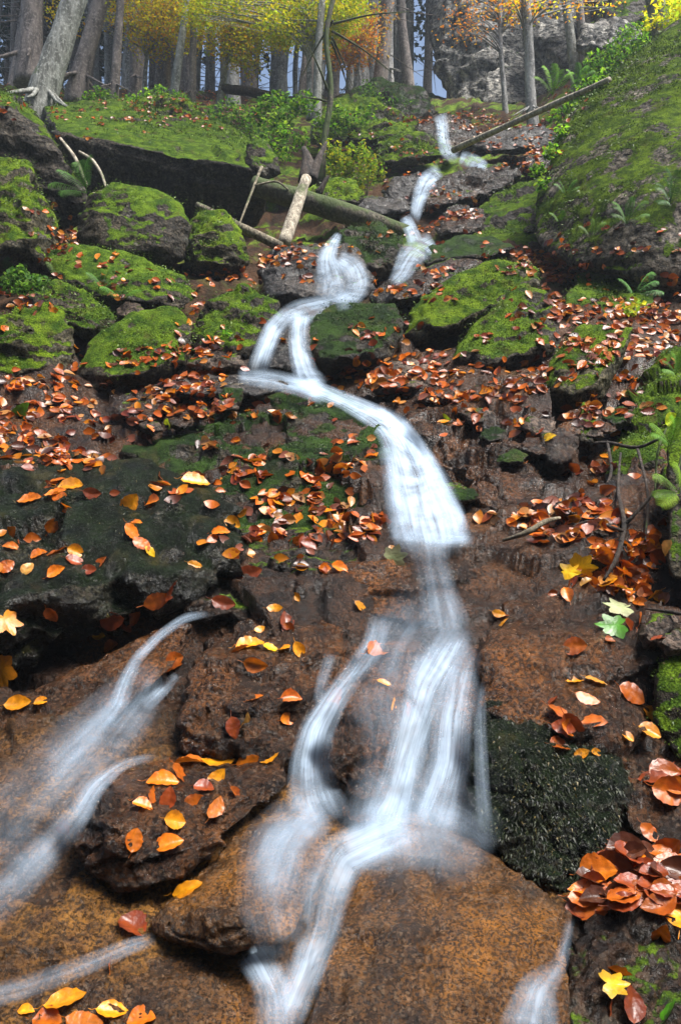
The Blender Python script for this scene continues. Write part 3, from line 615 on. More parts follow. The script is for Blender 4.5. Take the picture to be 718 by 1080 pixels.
wood('black forked root running down the right bank', 'root', 'tree_root', 'darkwood',
     [[(654, 478, 3.5, 1.2), (650, 520, 3.2, 1.8), (660, 552, 2.98, 2.6), (650, 590, 2.8, 2.4), (636, 612, 2.76, 1.4)], [(660, 552, 2.98, 2.2), (690, 520, 2.98, 1.6), (700, 490, 2.95, 1)], [(656, 560, 2.9, 2), (620, 548, 3.05, 2), (596, 560, 3.04, 1.2)]], 'black forked root')
wood('dark twig poking in from the right edge beside the green leaf', 'twig', 'fallen_branch', 'darkwood',
     [[(680, 642, 2.62, 1), (705, 645, 2.55, 2), (745, 652, 2.4, 2.8)]], 'dark twig')
wood('pale bleached root below the leaf cluster right of the pool', 'root', 'tree_root', 'log',
     [[(530, 570, 3.06, 1.6), (556, 562, 3.0, 3), (574, 550, 3.02, 3), (590, 546, 3.05, 1.6)]], 'pale bleached root')
wood('crooked roots gripping the bank under the narrow mossy stone', 'root', 'tree_root', 'darkwood',
     [[(612, 470, 3.8, 1.6), (640, 466, 3.7, 2.2), (672, 474, 3.5, 1.8), (700, 460, 3.4, 1.5)], [(640, 466, 3.7, 1.6), (646, 500, 3.4, 1.6), (628, 530, 3.2, 1)], [(672, 474, 3.5, 1.6), (684, 520, 3.1, 1.5), (680, 570, 2.9, 1.2)]], 'crooked roots')
wood('dark rotten trunk on the forest floor behind the shrubs', 'fallen trunk', 'fallen_tree', 'darkwood',
     [[(236, 94, 14.5, 5), (262, 96, 14.3, 5), (300, 106, 14, 5)]], 'rotten trunk')
bpy.context.view_layer.update(); DG = bpy.context.evaluated_depsgraph_get()

# ------------------------------------------------------------------ water paths, laid on the rock that is already there
def smooth1(a, k):
    for _ in range(k):
        b = a.copy(); b[1:-1] = (a[:-2] + 2 * a[1:-1] + a[2:]) / 4; a = b
    return a
WPATH = []
def flow(path, nacross=13, step=3.0, lift=.010, sm=14, strands=4.0, soft=1.6, dens=1.0, seed=0):
    """path: (px,py,half width px,density)"""
    P = np.array(path, float); n = len(P)
    seg = np.r_[0, np.cumsum(np.hypot(np.diff(P[:, 0]), np.diff(P[:, 1])))]
    m = max(8, int(seg[-1] / step)); s = np.linspace(0, seg[-1], m)
    Q = np.stack([np.interp(s, seg, P[:, k]) for k in range(4)], 1)
    for k in range(3): Q[:, k] = smooth1(Q[:, k], 8 if m > 20 else 3)
    T = np.gradient(Q[:, :2], axis=0); T /= np.linalg.norm(T, axis=1, keepdims=True) + 1e-9
    Nn = np.stack([-T[:, 1], T[:, 0]], 1)
    a = np.linspace(-1, 1, nacross)
    X = Q[:, None, 0] + Nn[:, None, 0] * a * Q[:, None, 2]; Yp = Q[:, None, 1] + Nn[:, None, 1] * a * Q[:, None, 2]
    D = np.zeros_like(X)
    for i in range(m):
        for j in range(nacross):
            h = cast(X[i, j], Yp[i, j]); D[i, j] = h[0].y if h else np.nan
    med = np.nanmedian(D, axis=1, keepdims=True); D = np.where(np.isnan(D), med, D)
    D = np.clip(D, med * .93, med * 1.05)
    # the sheet bridges small gaps: pull towards the nearer rock, then smooth
    for _ in range(2):
        E = D.copy(); E[1:] = np.minimum(E[1:], D[:-1]); E[:-1] = np.minimum(E[:-1], D[1:]); G_ = E.copy(); E[:, 1:] = np.minimum(E[:, 1:], G_[:, :-1]); E[:, :-1] = np.minimum(E[:, :-1], G_[:, 1:]); D = E
    for _ in range(60):     # no folds: along the flow the sheet may only come nearer, or recede gently
        D[:-1] = np.minimum(D[:-1], D[1:] * 1.012 + .004)
        D[1:] = np.minimum(D[1:], D[:-1] * 1.004)
    for _ in range(sm):
        D[1:-1] = (D[:-2] + 2 * D[1:-1] + D[2:]) / 4; D[:, 1:-1] = (D[:, :-2] + 2 * D[:, 1:-1] + D[:, 2:]) / 4
    W = at(X, Yp, D - lift * np.maximum(1, med / 3))
    W[..., 2] += .004
    me = np_mesh('water', W.reshape(-1, 3), grid_faces(m, nacross), M['water'])
    L = np.r_[0, np.cumsum(np.linalg.norm(np.diff(W[:, nacross // 2], axis=0), axis=1))]
    wm = np.linalg.norm(W[:, -1] - W[:, 0], axis=1).mean()
    uvv = np.stack([np.repeat(a[None] * .5 * strands * 2, m, 0) + seed * 7.3, np.repeat((L / max(wm, .02) * strands * 1.2)[:, None], nacross, 1)], -1).reshape(-1, 2)
    uvl = me.uv_layers.new(name='UVMap'); li = np.zeros(len(me.loops), np.int32); me.loops.foreach_get('vertex_index', li)
    uvl.data.foreach_set('uv', uvv[li].astype(np.float32).ravel())
    edge = ((1 - np.abs(a) ** 2) ** 1.25)[None]; tt = np.linspace(0, 1, m)
    end = np.clip(tt / .07, 0, 1) * np.clip((1 - tt) / .12, 0, 1)
    dn = (Q[:, 3] * end)[:, None] * edge * dens
    vcol(me, np.repeat(dn.reshape(-1, 1), 3, 1), 'flow')
    o = link('water', me); tag(o, kind='structure')
    WPATH.append(Q[:, :3]); return o
# from the top of the photograph to the bottom
FLOWS = [
 dict(path=[(165, 700, 20, .15), (140, 740, 34, .3), (95, 790, 48, .28), (40, 850, 60, .2), (-20, 920, 60, .2)], strands=5, lift=.012, nacross=15),
 dict(path=[(330, 860, 40, .3), (300, 900, 50, .3), (290, 950, 45, .25), (300, 1010, 30, .2), (290, 1090, 30, .2)], strands=5, lift=.012, nacross=15),
 dict(path=[(470, 640, 50, .2), (440, 680, 60, .28), (420, 740, 60, .2), (430, 800, 50, .2), (420, 870, 70, .35), (430, 930, 80, .16)], strands=7, lift=.02, nacross=17),
 dict(path=[(464, 120, 7, .8), (466, 132, 8, 1.2), (467, 148, 7, 1.0), (470, 162, 9, .7), (484, 168, 7, .5)], strands=3, lift=.02, nacross=7, step=2.5),
 dict(path=[(484, 166, 9, .9), (502, 172, 9, 1.1), (514, 176, 5, .7)], strands=2, lift=.02, nacross=7, step=2.5),
 dict(path=[(466, 182, 13, .6), (450, 190, 11, 1.1), (442, 208, 9, 1.2), (438, 226, 7, 1.0), (436, 236, 6, .8)], strands=3, lift=.02, nacross=9, step=2.5),
 dict(path=[(426, 228, 7, .8), (432, 240, 8, 1.1), (438, 256, 9, .9)], strands=2, lift=.02, nacross=7, step=2.5),
 dict(path=[(458, 254, 12, .7), (434, 268, 16, .8), (424, 288, 12, .8), (412, 300, 6, .4)], strands=5, lift=.02, nacross=9, step=2.5),
 dict(path=[(358, 246, 4, 1.0), (350, 260, 8, 1.1), (344, 272, 12, .9), (352, 296, 22, .6), (346, 318, 18, .5)], strands=6, lift=.02, nacross=11, step=2.5),
 dict(path=[(356, 272, 10, .7), (372, 280, 14, .9), (380, 298, 14, .95), (372, 314, 12, .7), (352, 322, 10, .6)], strands=4, lift=.02, nacross=9, step=2.5),
 dict(path=[(372, 312, 8, .4), (345, 322, 12, .7), (318, 330, 16, .8), (300, 338, 14, .6)], strands=3, nacross=9),
 dict(path=[(306, 330, 10, .7), (288, 348, 12, 1.05), (278, 372, 12, 1.05), (270, 396, 13, .8)], strands=3, nacross=11),
 dict(path=[(318, 330, 12, .8), (314, 352, 11, 1.15), (317, 378, 13, 1.2), (324, 400, 15, 1.0), (340, 412, 14, .8)], strands=3, nacross=11),
 dict(path=[(250, 398, 8, .5), (280, 400, 12, .7), (310, 406, 12, .8), (345, 418, 12, .9)], strands=3, nacross=9),
 dict(path=[(300, 402, 9, .6), (330, 410, 10, .9), (360, 422, 10, 1.1), (388, 436, 13, 1.5), (408, 448, 17, 1.6), (424, 470, 22, 1.5), (436, 500, 32, 1.35), (446, 530, 38, 1.25), (452, 554, 42, 1.35), (456, 567, 43, 1.2), (457, 580, 38, .8), (458, 592, 30, .4)], strands=6, nacross=19, dens=1.0, lift=.03),
 dict(path=[(392, 432, 8, .7), (418, 446, 12, 1.15), (440, 474, 12, 1.25), (458, 510, 14, 1.3), (474, 545, 16, 1.3), (484, 572, 16, 1.1)], strands=2, nacross=11, lift=.045),
 dict(path=[(404, 470, 8, .4), (414, 500, 12, .6), (418, 530, 14, .7), (424, 562, 16, .9)], strands=2, nacross=9, lift=.05),
 dict(path=[(410, 562, 8, .3), (436, 567, 9, .5), (470, 570, 10, .7), (500, 570, 8, .5)], strands=2, nacross=9, lift=.03, seed=3),
 dict(path=[(452, 572, 24, .35), (456, 600, 20, .30), (462, 628, 22, .45), (468, 655, 28, .65), (470, 672, 26, .6)], strands=3, nacross=13, lift=.015),
 dict(path=[(402, 648, 14, .25), (396, 680, 14, .45), (372, 712, 14, .55), (352, 740, 15, .85), (334, 772, 20, 1.0), (328, 805, 24, .95), (330, 840, 30, .8), (345, 872, 34, .55)], strands=4, nacross=13, lift=.025),
 dict(path=[(350, 690, 8, .15), (340, 720, 8, .35), (336, 745, 8, .2)], strands=1.5, nacross=7),
 dict(path=[(486, 660, 18, .5), (470, 690, 24, .8), (450, 725, 24, .95), (436, 770, 22, 1.0), (424, 815, 22, 1.0), (414, 850, 26, .95), (400, 880, 34, .8)], strands=4, nacross=15, lift=.035),
 dict(path=[(498, 680, 12, .35), (486, 720, 20, .6), (478, 760, 22, .75), (474, 810, 24, .85), (462, 850, 28, .85), (450, 880, 30, .5)], strands=4, nacross=15, lift=.035, seed=5),
 dict(path=[(505, 720, 7, .2), (506, 770, 8, .3), (508, 830, 9, .3), (512, 880, 10, .2)], strands=2, nacross=7, lift=.035),
 dict(path=[(440, 868, 26, .5), (400, 886, 26, .75), (360, 905, 28, .8), (345, 940, 28, .8), (338, 980, 24, .75), (322, 1030, 20, .7), (296, 1090, 22, .65)], strands=3, nacross=13, lift=.02, soft=1.3),
 dict(path=[(335, 850, 30, .45), (300, 885, 28, .5), (285, 930, 30, .3), (290, 960, 20, .2)], strands=3, nacross=11, lift=.012, soft=1.2),
 dict(path=[(262, 1003, 22, .7), (272, 1014, 22, .8), (282, 1034, 20, .7), (290, 1050, 22, .55), (290, 1095, 24, .5)], strands=3, nacross=11, lift=.02, soft=1.3),
 dict(path=[(222, 648, 4, .3), (196, 652, 6, .5), (168, 672, 6, .6), (144, 696, 7, .6), (132, 722, 10, .9), (124, 748, 12, .5), (95, 778, 18, .3), (40, 830, 22, .2)], strands=2, nacross=9, lift=.02, soft=1.3),
 dict(path=[(188, 712, 5, .3), (172, 728, 8, .65), (150, 748, 10, .3)], strands=1.5, nacross=7, lift=.02),
 dict(path=[(166, 798, 5, .25), (128, 808, 7, .4), (100, 832, 12, .65), (84, 860, 14, .55), (50, 900, 20, .38), (10, 940, 26, .34), (-40, 980, 30, .34)], strands=2, nacross=9, lift=.02, soft=1.3),
 dict(path=[(165, 992, 8, .25), (140, 999, 10, .35), (90, 1020, 12, .35), (20, 1046, 14, .35), (-40, 1060, 16, .3)], strands=2, nacross=9, lift=.015, soft=1.2),
 dict(path=[(602, 970, 5, .2), (590, 1020, 10, .3), (566, 1046, 24, .7), (556, 1095, 36, .7)], strands=2, nacross=9, lift=.02, soft=1.2),
 dict(path=[(380, 870, 60, .25), (470, 880, 60, .25), (520, 905, 40, .1)], strands=4, nacross=11, lift=.01, soft=1.1),
]
WIDE = [(np.array(f['path'])[:, :3]) for f in FLOWS]
def near_water(px, py, pad=1.0):
    for Q in WIDE:
        for i in range(len(Q) - 1):
            a, b = Q[i], Q[i + 1]; d = b[:2] - a[:2]; t = max(0, min(1, ((px - a[0]) * d[0] + (py - a[1]) * d[1]) / (d @ d + 1e-6)))
            if math.hypot(px - a[0] - d[0] * t, py - a[1] - d[1] * t) < pad * (a[2] + (b[2] - a[2]) * t): return True
    return False

# ------------------------------------------------------------------ leaves
LC = {'orange': (.74, .17, .008), 'red brown': (.28, .045, .010), 'yellow': (.85, .45, .01), 'copper': (.50, .10, .008), 'amber': (.80, .27, .008),
      'dark brown': (.11, .030, .014), 'tan': (.60, .27, .07), 'green': (.10, .30, .015), 'pale': (.50, .50, .30), 'yellow green': (.50, .55, .02), 'pink brown': (.36, .12, .07)}
def leaf_geo(ns, na, shape, rs):
    """unit-length leaf along +x, face +z; returns V,F"""
    s = np.linspace(0, 1, ns); a = np.linspace(-1, 1, na)
    if shape == 'beech': w_ = .31 * np.sin(math.pi * np.clip(s, 0, 1) ** .85) ** .85 + .004
    elif shape == 'wide': w_ = .40 * np.sin(math.pi * s ** .8) ** .7 + .004
    else: w_ = .31 * np.sin(math.pi * s ** .85) + .004
    w_ = w_ * (1 + .05 * np.sin(s * 34 + rs.uniform(0, 6)))
    curl, fold, tw, cup = rs.uniform(-.25, .45), rs.uniform(.05, .5), rs.uniform(-.6, .6), rs.uniform(-.3, .5)
    S, A = np.meshgrid(s, a, indexing='ij'); Wd = w_[:, None] * A
    bend = rs.uniform(-.12, .12)
    X = S - .5; Yv = Wd + bend * np.sin(S * math.pi)
    Z = fold * np.abs(Wd) + curl * (S - .5) ** 2 + tw * (S - .5) * Wd + cup * Wd ** 2 * 2 + .02 * np.sin(S * 23 + np.abs(A) * 3) * np.abs(A)
    V = np.stack([X, Yv, Z], -1).reshape(-1, 3); V[:, 2] -= V[:, 2].min() * .8
    return V, grid_faces(ns, na)
def maple_geo(rs):
    ang = np.radians([0, 14, 24, 38, 50, 62, 78, 92, 104, 122, 140, 158, 180]); rad = np.array([.56, .42, .33, .46, .54, .42, .33, .40, .47, .36, .37, .24, .10])
    A = np.r_[ang, -ang[-2:0:-1]]; R = np.r_[rad, rad[-2:0:-1]]
    A2 = np.unwrap(np.r_[A, A[0]]); R2 = np.r_[R, R[0]]; tt_ = np.linspace(0, len(A), 72, endpoint=False)
    A = np.interp(tt_, np.arange(len(A2)), A2); R = np.interp(tt_, np.arange(len(R2)), R2) * (1 + .05 * np.sin(tt_ * 9.4) + rs.uniform(-.025, .025, 72)) * (1 + .12 * np.sin(A + rs.uniform(0, 6)))
    V = [[0, 0, 0]]; 
    for f in (.5, 1.0): V += [[math.cos(t) * r * f, math.sin(t) * r * f, .16 * (r * f) ** 1.4 * math.sin(t * 2.3 + 1) + .10 * (r * f) ** 2] for k, (t, r) in enumerate(zip(A, R))]
    n = len(A); F = []
    for j in range(n):
        k = (j + 1) % n; F.append((0, 1 + j, 1 + k, 1 + k)); F.append((1 + j, 1 + n + j, 1 + n + k, 1 + k))
    V = np.array(V); V[:, 2] += .08; return V, F
LEAFM = {}
def leaf_mesh(col, var):
    key = (col, var)
    if key in LEAFM: return LEAFM[key]
    rs = np.random.default_rng(hash((len(col), var, sum(map(ord, col)))) % 99991)
    if var == 'maple':
        V, F = maple_geo(rs); quads = [f for f in F if f[2] != f[3]]; tris = [f[:3] for f in F if f[2] == f[3]]
        me = bpy.data.meshes.new('leaf'); me.from_pydata(V.tolist(), [], tris + quads); me.polygons.foreach_set('use_smooth', [True] * len(me.polygons)); me.materials.append(M['leaf'])
        X = V[:, 0]; Yv = V[:, 1]
    else:
        V, F = leaf_geo(13, 9, 'wide' if var % 3 == 2 else 'beech', rs)
        st, fs = tube([(-.5, 0, V[52 // 2, 2]), (-.62, .02, .03), (-.74, .05, .05)], [.011, .009, .008], 4, 0, 0, False)
        nl = len(V); V, F = join([(V, F), (st, fs)]); me = np_mesh('leaf', V, F, M['leaf']); X = V[:, 0]; Yv = V[:, 1]
    c = np.array(LC[col]) * np.array([.80, .78, .8]); k = np.clip(np.abs(Yv) * 2.2, 0, 1)[:, None]
    vein = (.5 + .5 * np.cos((X * 1.0 + np.abs(Yv) * -.9) * 62))[:, None] ** 3 * .22
    blot = (fbm(V * 5 + rs.uniform(0, 50), 3) * .55 + 1)[:, None]
    C = c * blot * (1 + vein) * (1 - .18 * k) ; C[:, 1] *= 1 + .25 * (1 - k[:, 0]); vcol(me, np.clip(C, 0, 1))
    LEAFM[key] = me; return me
RIGHT, UP = np.array([1, 0, 0.]), np.array([0, -sp, cp])
LEAVES = []
def put_leaf(px, py, Lpx, ang, col, var=None, tilt=12, lift=.15, desc=None, label=None, hit=None, minup=-.6):
    h = hit or cast(px, py)
    if not h: return None
    loc, nor, ob = h; nrm = np.array(nor)
    if nrm @ np.array(loc) > 0: nrm = -nrm
    if nrm[2] < minup: return None
    nrm = nrm + RNG.normal(0, math.tan(math.radians(tilt)), 3); nrm /= np.linalg.norm(nrm)
    r = math.radians(ang); ax = RIGHT * math.cos(r) + UP * math.sin(r); ax = ax - nrm * (ax @ nrm); ax /= np.linalg.norm(ax); ay = np.cross(nrm, ax)
    size = Lpx * loc.y / FPX
    if var is None: var = int(RNG.integers(0, 6))
    o = link('leaf', leaf_mesh(col, var))
    P = np.array(loc) + nrm * size * .03
    m = Matrix([[*(ax[i], ay[i], nrm[i]), P[i]] for i in range(3)] + [[0, 0, 0, 1]])
    o.matrix_world = m @ Matrix.Scale(size, 4)
    g = ob.name if ob else 'hillside'
    if g.startswith('hillside') or g not in DESC:
        zs = [((120, 440), 'left leaf bed'), ((600, 500), 'right bank'), ((470, 400), 'slope above the chute'), ((620, 300), 'upper right bank'), ((640, 400), 'middle right bank'),
              ((620, 600), 'ground by the forked root'), ((250, 700), 'rock by the left trickle'), ((350, 600), 'ledge by the pool'), ((150, 1000), 'apron at the bottom left'), ((540, 500), 'rocks right of the chute'), ((250, 440), 'ground near the wet stick'), ((400, 340), 'slope by the fan cascade'), ((650, 850), 'right hand rocks')]
        d_ = min(zs, key=lambda z: (z[0][0] - px) ** 2 + (z[0][1] - py) ** 2)[1]
    else: d_ = DESC[g]
    LEAVES.append([o, px, py, col, d_, label, 'maple' if var == 'maple' else 'beech', Lpx]); return o
O_, RB, YE, CO, AM, DB, TA = 'orange', 'red brown', 'yellow', 'copper', 'amber', 'dark brown', 'tan'
HAND = [ # px, py, length px, angle, colour
 (150, 851, 22, -30, O_), (172, 826, 34, 15, O_), (190, 818, 30, 10, CO), (200, 806, 34, -20, O_), (230, 806, 34, 10, AM), (228, 822, 26, 50, AM), (184, 866, 24, 8, AM), (227, 852, 26, 75, O_), (141, 886, 24, 60, O_), (178, 892, 32, 30, O_), (246, 838, 18, -50, CO), (176, 842, 26, 80, RB), (205, 845, 26, 20, CO), (286, 802, 22, -25, AM), (262, 802, 26, 15, O_), (160, 838, 20, 40, CO), (215, 833, 22, -35, RB),
 (71, 871, 22, 75, CO), (199, 938, 34, 25, AM), (139, 980, 34, -80, RB), (119, 1020, 34, 5, CO), (70, 1058, 42, 70, AM), (118, 1068, 32, 20, AM), (28, 1067, 18, 0, AM), (90, 1078, 40, -10, O_), (150, 1078, 30, 10, O_), (50, 1078, 30, 5, CO),
 (158, 582, 15, -35, YE), (206, 596, 17, 0, AM), (105, 671, 15, -5, YE), (55, 554, 17, 60, O_), (55, 648, 18, -70, CO), (140, 562, 24, -40, O_), (62, 582, 26, 10, CO), (80, 582, 18, -15, AM), (60, 604, 20, 40, O_), (42, 586, 18, 20, O_), (30, 600, 16, 60, TA), (108, 594, 16, 60, CO), (140, 533, 26, 60, AM), (162, 530, 20, -20, O_), (75, 514, 26, 20, AM), (60, 522, 24, 15, O_), (142, 554, 20, -30, O_), (33, 529, 26, 5, O_), (71, 534, 18, 10, O_), (232, 563, 22, 5, O_), (246, 552, 22, -35, AM), (150, 574, 24, -60, CO), (12, 578, 18, 0, O_), (8, 598, 18, 60, CO), (20, 574, 14, 30, CO),
 (120, 655, 26, 15, RB), (140, 650, 24, 30, CO), (166, 632, 30, 8, CO), (178, 622, 24, 40, RB), (130, 660, 22, -10, RB), (20, 743, 28, 8, AM), (44, 741, 15, 30, AM), (184, 696, 20, 20, CO), (182, 706, 24, 40, CO), (118, 683, 20, 20, CO), (236, 635, 26, -20, RB), (262, 604, 30, 10, RB),
 (290, 642, 17, 5, AM), (274, 664, 13, 30, AM), (264, 682, 30, 50, AM), (286, 685, 20, 0, YE), (300, 685, 16, -30, AM), (315, 686, 20, -60, AM), (270, 700, 26, -10, O_), (304, 664, 16, -60, CO), (270, 738, 18, 30, O_), (307, 738, 24, 10, CO), (302, 757, 22, 40, O_), (300, 656, 24, 80, RB), (380, 640, 18, -10, AM), (343, 602, 16, 0, O_), (318, 599, 14, 15, AM), (358, 601, 22, -3, O_), (275, 563, 14, 40, O_), (247, 768, 26, -70, RB), (256, 760, 20, 50, TA), (254, 686, 22, 70, CO), (312, 630, 12, -45, AM),
 (405, 722, 18, 5, AM), (413, 742, 16, 20, AM), (403, 690, 34, 55, O_), (429, 748, 16, 60, CO), (352, 736, 26, 45, CO), (526, 647, 15, -20, AM), (531, 658, 16, 30, AM), (532, 650, 20, 60, O_),
 (607, 719, 20, 10, AM), (628, 719, 24, -15, AM), (619, 737, 26, -30, O_), (581, 742, 26, -45, RB), (590, 752, 30, -35, CO), (604, 765, 36, -45, RB), (622, 761, 36, -55, CO), (598, 768, 22, -20, O_), (594, 768, 26, -30, RB), (590, 788, 24, 10, CO), (613, 796, 18, 30, AM), (628, 794, 14, 0, AM), (606, 683, 26, -12, CO), (583, 627, 12, 0, CO), (661, 778, 14, -50, AM), (665, 733, 30, -45, CO), (686, 755, 22, -70, AM), (684, 773, 24, -30, AM), (692, 806, 24, 30, RB), (700, 816, 34, 0, CO), (690, 822, 34, -30, RB), (704, 838, 36, -20, CO), (712, 812, 30, 60, RB), (712, 830, 30, -10, O_), (643, 676, 12, 20, CO), (664, 661, 26, -20, RB), (676, 654, 26, 15, CO), (512, 530, 0.1, 0, AM),
 (688, 952, 26, -75, AM), (712, 964, 44, 70, AM), (655, 1030, 34, 10, CO), (642, 1066, 36, 60, RB), (664, 1060, 36, 80, RB), (700, 985, 30, 80, CO), (708, 900, 34, 40, CO), (685, 880, 26, -60, CO),
 (64, 524, 20, -5, CO), (97, 519, 20, -10, RB), (10, 560, 20, 40, O_), (206, 510, 30, 20, AM), (120, 540, 0.1, 0, AM)]
random.seed(11)
for i, (px, py, L, an, c) in enumerate(HAND):
    if L > 1: put_leaf(px, py, L * 1.02, an + random.uniform(-8, 8), c, tilt=9)
def special(px, py, L, an, c, var, label, tilt=6): put_leaf(px, py, L, an, c, var, tilt=tilt, label=label)
special(650, 662, 38, 165, 'green', 'maple', 'bright green maple leaf on the brown slab near the pale stone')
special(655, 644, 36, 150, 'pale', 'maple', 'whitish maple leaf just above the green maple leaf')
special(612, 598, 36, 10, 'yellow', 'maple', 'bright yellow maple leaf on the dark leaf heap beside the forked root')
special(598, 604, 30, -20, 'yellow', 'maple', 'ragged yellow leaf left of the bright yellow maple leaf')
special(414, 589, 28, 20, 'pale', 'maple', 'pale cream leaf on the ledge just below the pool')
special(644, 1041, 38, -15, 'yellow', 'maple', 'bright yellow leaf alone on the dark rock at the lower right')
special(646, 890, 34, 10, 'yellow green', 2, 'yellow green round leaf on top of the big leaf heap')
special(703, 1074, 40, 20, 'green', 2, 'green leaf in the bottom right corner')
special(4, 655, 34, -70, 'amber', 'maple', 'amber maple leaf on the left edge against the dark overhang')
special(4, 704, 44, -60, 'amber', 'maple', 'ochre maple leaf on the left edge below the amber one')
special(26, 435, 30, 30, 'green', 2, 'yellowish green leaf lying on the leaf bed at the left')
special(178, 447, 14, 60, 'yellow green', 2, 'small lime leaf left of the wet stick')
special(580, 462, 14, 0, 'yellow', 2, 'small yellow leaf by the hollow on the right bank')
special(707, 443, 20, 30, 'yellow green', 2, 'pale green leaf at the right edge above the fern')
special(600, 545, 18, -20, 'yellow', 0, 'yellow leaf in the leaf cluster right of the pool')
special(470, 440, 14, -10, 'yellow green', 0, 'yellow green leaf right of the upper chute')
# the heap at the lower right: overlapping brown leaves, stacked
rs = np.random.default_rng(5)
for i in range(58):
    t = rs.uniform(0, 1); x = 612 + 108 * rs.uniform(0, 1) ** .9; y = 958 - (x - 612) * .10 - 62 * t * math.sin(math.pi * min(1, max(.15, (x - 600) / 110)) * .8)
    c = rs.choice(['copper', 'red brown', 'copper', 'red brown', 'orange', 'dark brown']); h = cast(x, y)
    if h:
        nrm = (h[0] + Vector((0, -.01 - .02 * rs.uniform(0, 1), .008 * t)), (h[1] * .6 + Vector((rs.normal(0, .15), -.35, .9))).normalized(), h[2])
        put_leaf(x, y, rs.uniform(30, 42), rs.uniform(-35, 35) + (180 if rs.uniform() < .5 else 0), str(c), tilt=12, hit=nrm)
        LEAVES[-1][4] = 'big heap at the lower right'

# scattered litter: density read from the photograph; the nearest leaves are single objects, the rest one carpet
BL = [ # cx, cy, rx, ry, angle deg, cover
 (110, 440, 150, 34, 0, .95), (30, 425, 50, 22, 0, .6), (60, 470, 90, 22, 0, .5), (215, 470, 60, 28, 10, .65), (250, 500, 75, 16, 20, .55), (175, 485, 60, 14, 15, .5), (300, 540, 70, 30, 20, .55), (270, 585, 60, 22, 10, .35), (250, 455, 70, 24, 12, .6), (300, 500, 60, 24, 15, .5), (350, 545, 70, 24, 10, .55), (200, 500, 50, 20, 0, .35), (350, 560, 60, 16, 0, .5), (340, 535, 50, 22, 20, .4), (280, 430, 40, 18, 0, .55), (330, 420, 30, 14, 0, .35),
 (100, 505, 120, 35, 0, .20), (60, 580, 80, 30, 0, .16), (370, 480, 40, 30, 0, .2), (320, 480, 60, 30, 20, .15),
 (150, 380, 60, 12, -12, .9), (210, 345, 30, 22, 50, .8), (190, 400, 40, 10, -10, .8), (270, 350, 30, 20, 0, .15), (20, 310, 40, 25, -20, .7), (120, 290, 60, 18, 15, .4), (60, 240, 25, 25, 60, .5), (230, 296, 40, 12, 0, .7), (300, 285, 30, 22, 40, .30),
 (370, 360, 50, 24, -10, .42), (420, 390, 60, 20, 0, .6), (380, 395, 40, 18, 0, .6), (400, 330, 40, 15, 0, .35), (460, 330, 30, 25, 0, .25), (440, 420, 60, 14, 0, .3), (500, 425, 70, 26, 10, .38), (540, 410, 50, 12, -15, .75), (500, 365, 60, 14, 45, .45), (430, 305, 60, 10, 15, .3), (530, 500, 50, 26, 0, .14), (500, 450, 40, 20, 0, .25),
 (590, 285, 60, 18, 5, 1.0), (640, 290, 70, 14, 12, .9), (560, 275, 40, 12, 10, .8), (690, 275, 40, 20, 0, .8), (590, 330, 16, 44, -15, .7), (650, 320, 70, 10, 20, .6), (680, 360, 45, 22, 30, 1.0), (650, 400, 40, 26, 40, 1.0), (690, 330, 40, 18, 10, .7), (625, 440, 30, 22, 30, .7), (680, 430, 40, 26, 0, .35), (600, 400, 30, 50, 10, .35),
 (605, 540, 50, 16, 10, 1.0), (570, 555, 40, 12, 20, .8), (590, 500, 70, 36, 10, .35), (670, 590, 50, 24, -10, 1.2), (640, 610, 45, 18, 0, 1.2), (690, 560, 30, 40, 0, .45), (620, 480, 40, 20, 0, .4), (700, 620, 30, 30, 0, .9), (700, 720, 25, 40, 0, .2), (690, 820, 20, 20, 0, .4),
 (360, 350, 120, 60, 0, .07), (560, 470, 120, 90, 0, .08), (100, 440, 200, 80, 0, .12), (620, 350, 120, 90, 0, .22),
 (100, 110, 120, 26, 0, .40), (220, 110, 40, 20, 0, .35), (130, 90, 60, 10, 0, .9), (220, 120, 14, 16, 0, .4), (440, 160, 60, 10, 0, .12), (530, 140, 50, 14, 15, .75), (585, 122, 24, 12, 0, .35), (480, 220, 50, 18, 30, .45), (540, 175, 40, 14, 0, .5), (440, 125, 14, 6, 0, 1.0), (600, 100, 30, 16, 30, .12), (410, 230, 40, 20, 0, .12), (390, 160, 50, 40, 0, .12), (460, 240, 40, 20, 0, .3), (340, 262, 40, 8, 0, .35), (430, 290, 60, 20, 0, .15)]
BLA = np.array(BL, float)
def density(px, py):
    d = 0
    dx, dy = px - BLA[:, 0], py - BLA[:, 1]; c_, s_ = np.cos(np.radians(BLA[:, 4])), np.sin(np.radians(BLA[:, 4]))
    u = (dx * c_ + dy * s_) / BLA[:, 2]; v = (-dx * s_ + dy * c_) / BLA[:, 3]
    return float((BLA[:, 5] * np.exp(-(u * u + v * v) ** 1.5)).sum())
rs = np.random.default_rng(21)
N0 = 70000
XS = rs.uniform(-60, 780, N0); YSn = rs.uniform(75, 690, N0); U = rs.uniform(0, 1, N0)
yy = Yg(XS, YSn); Lw = .072
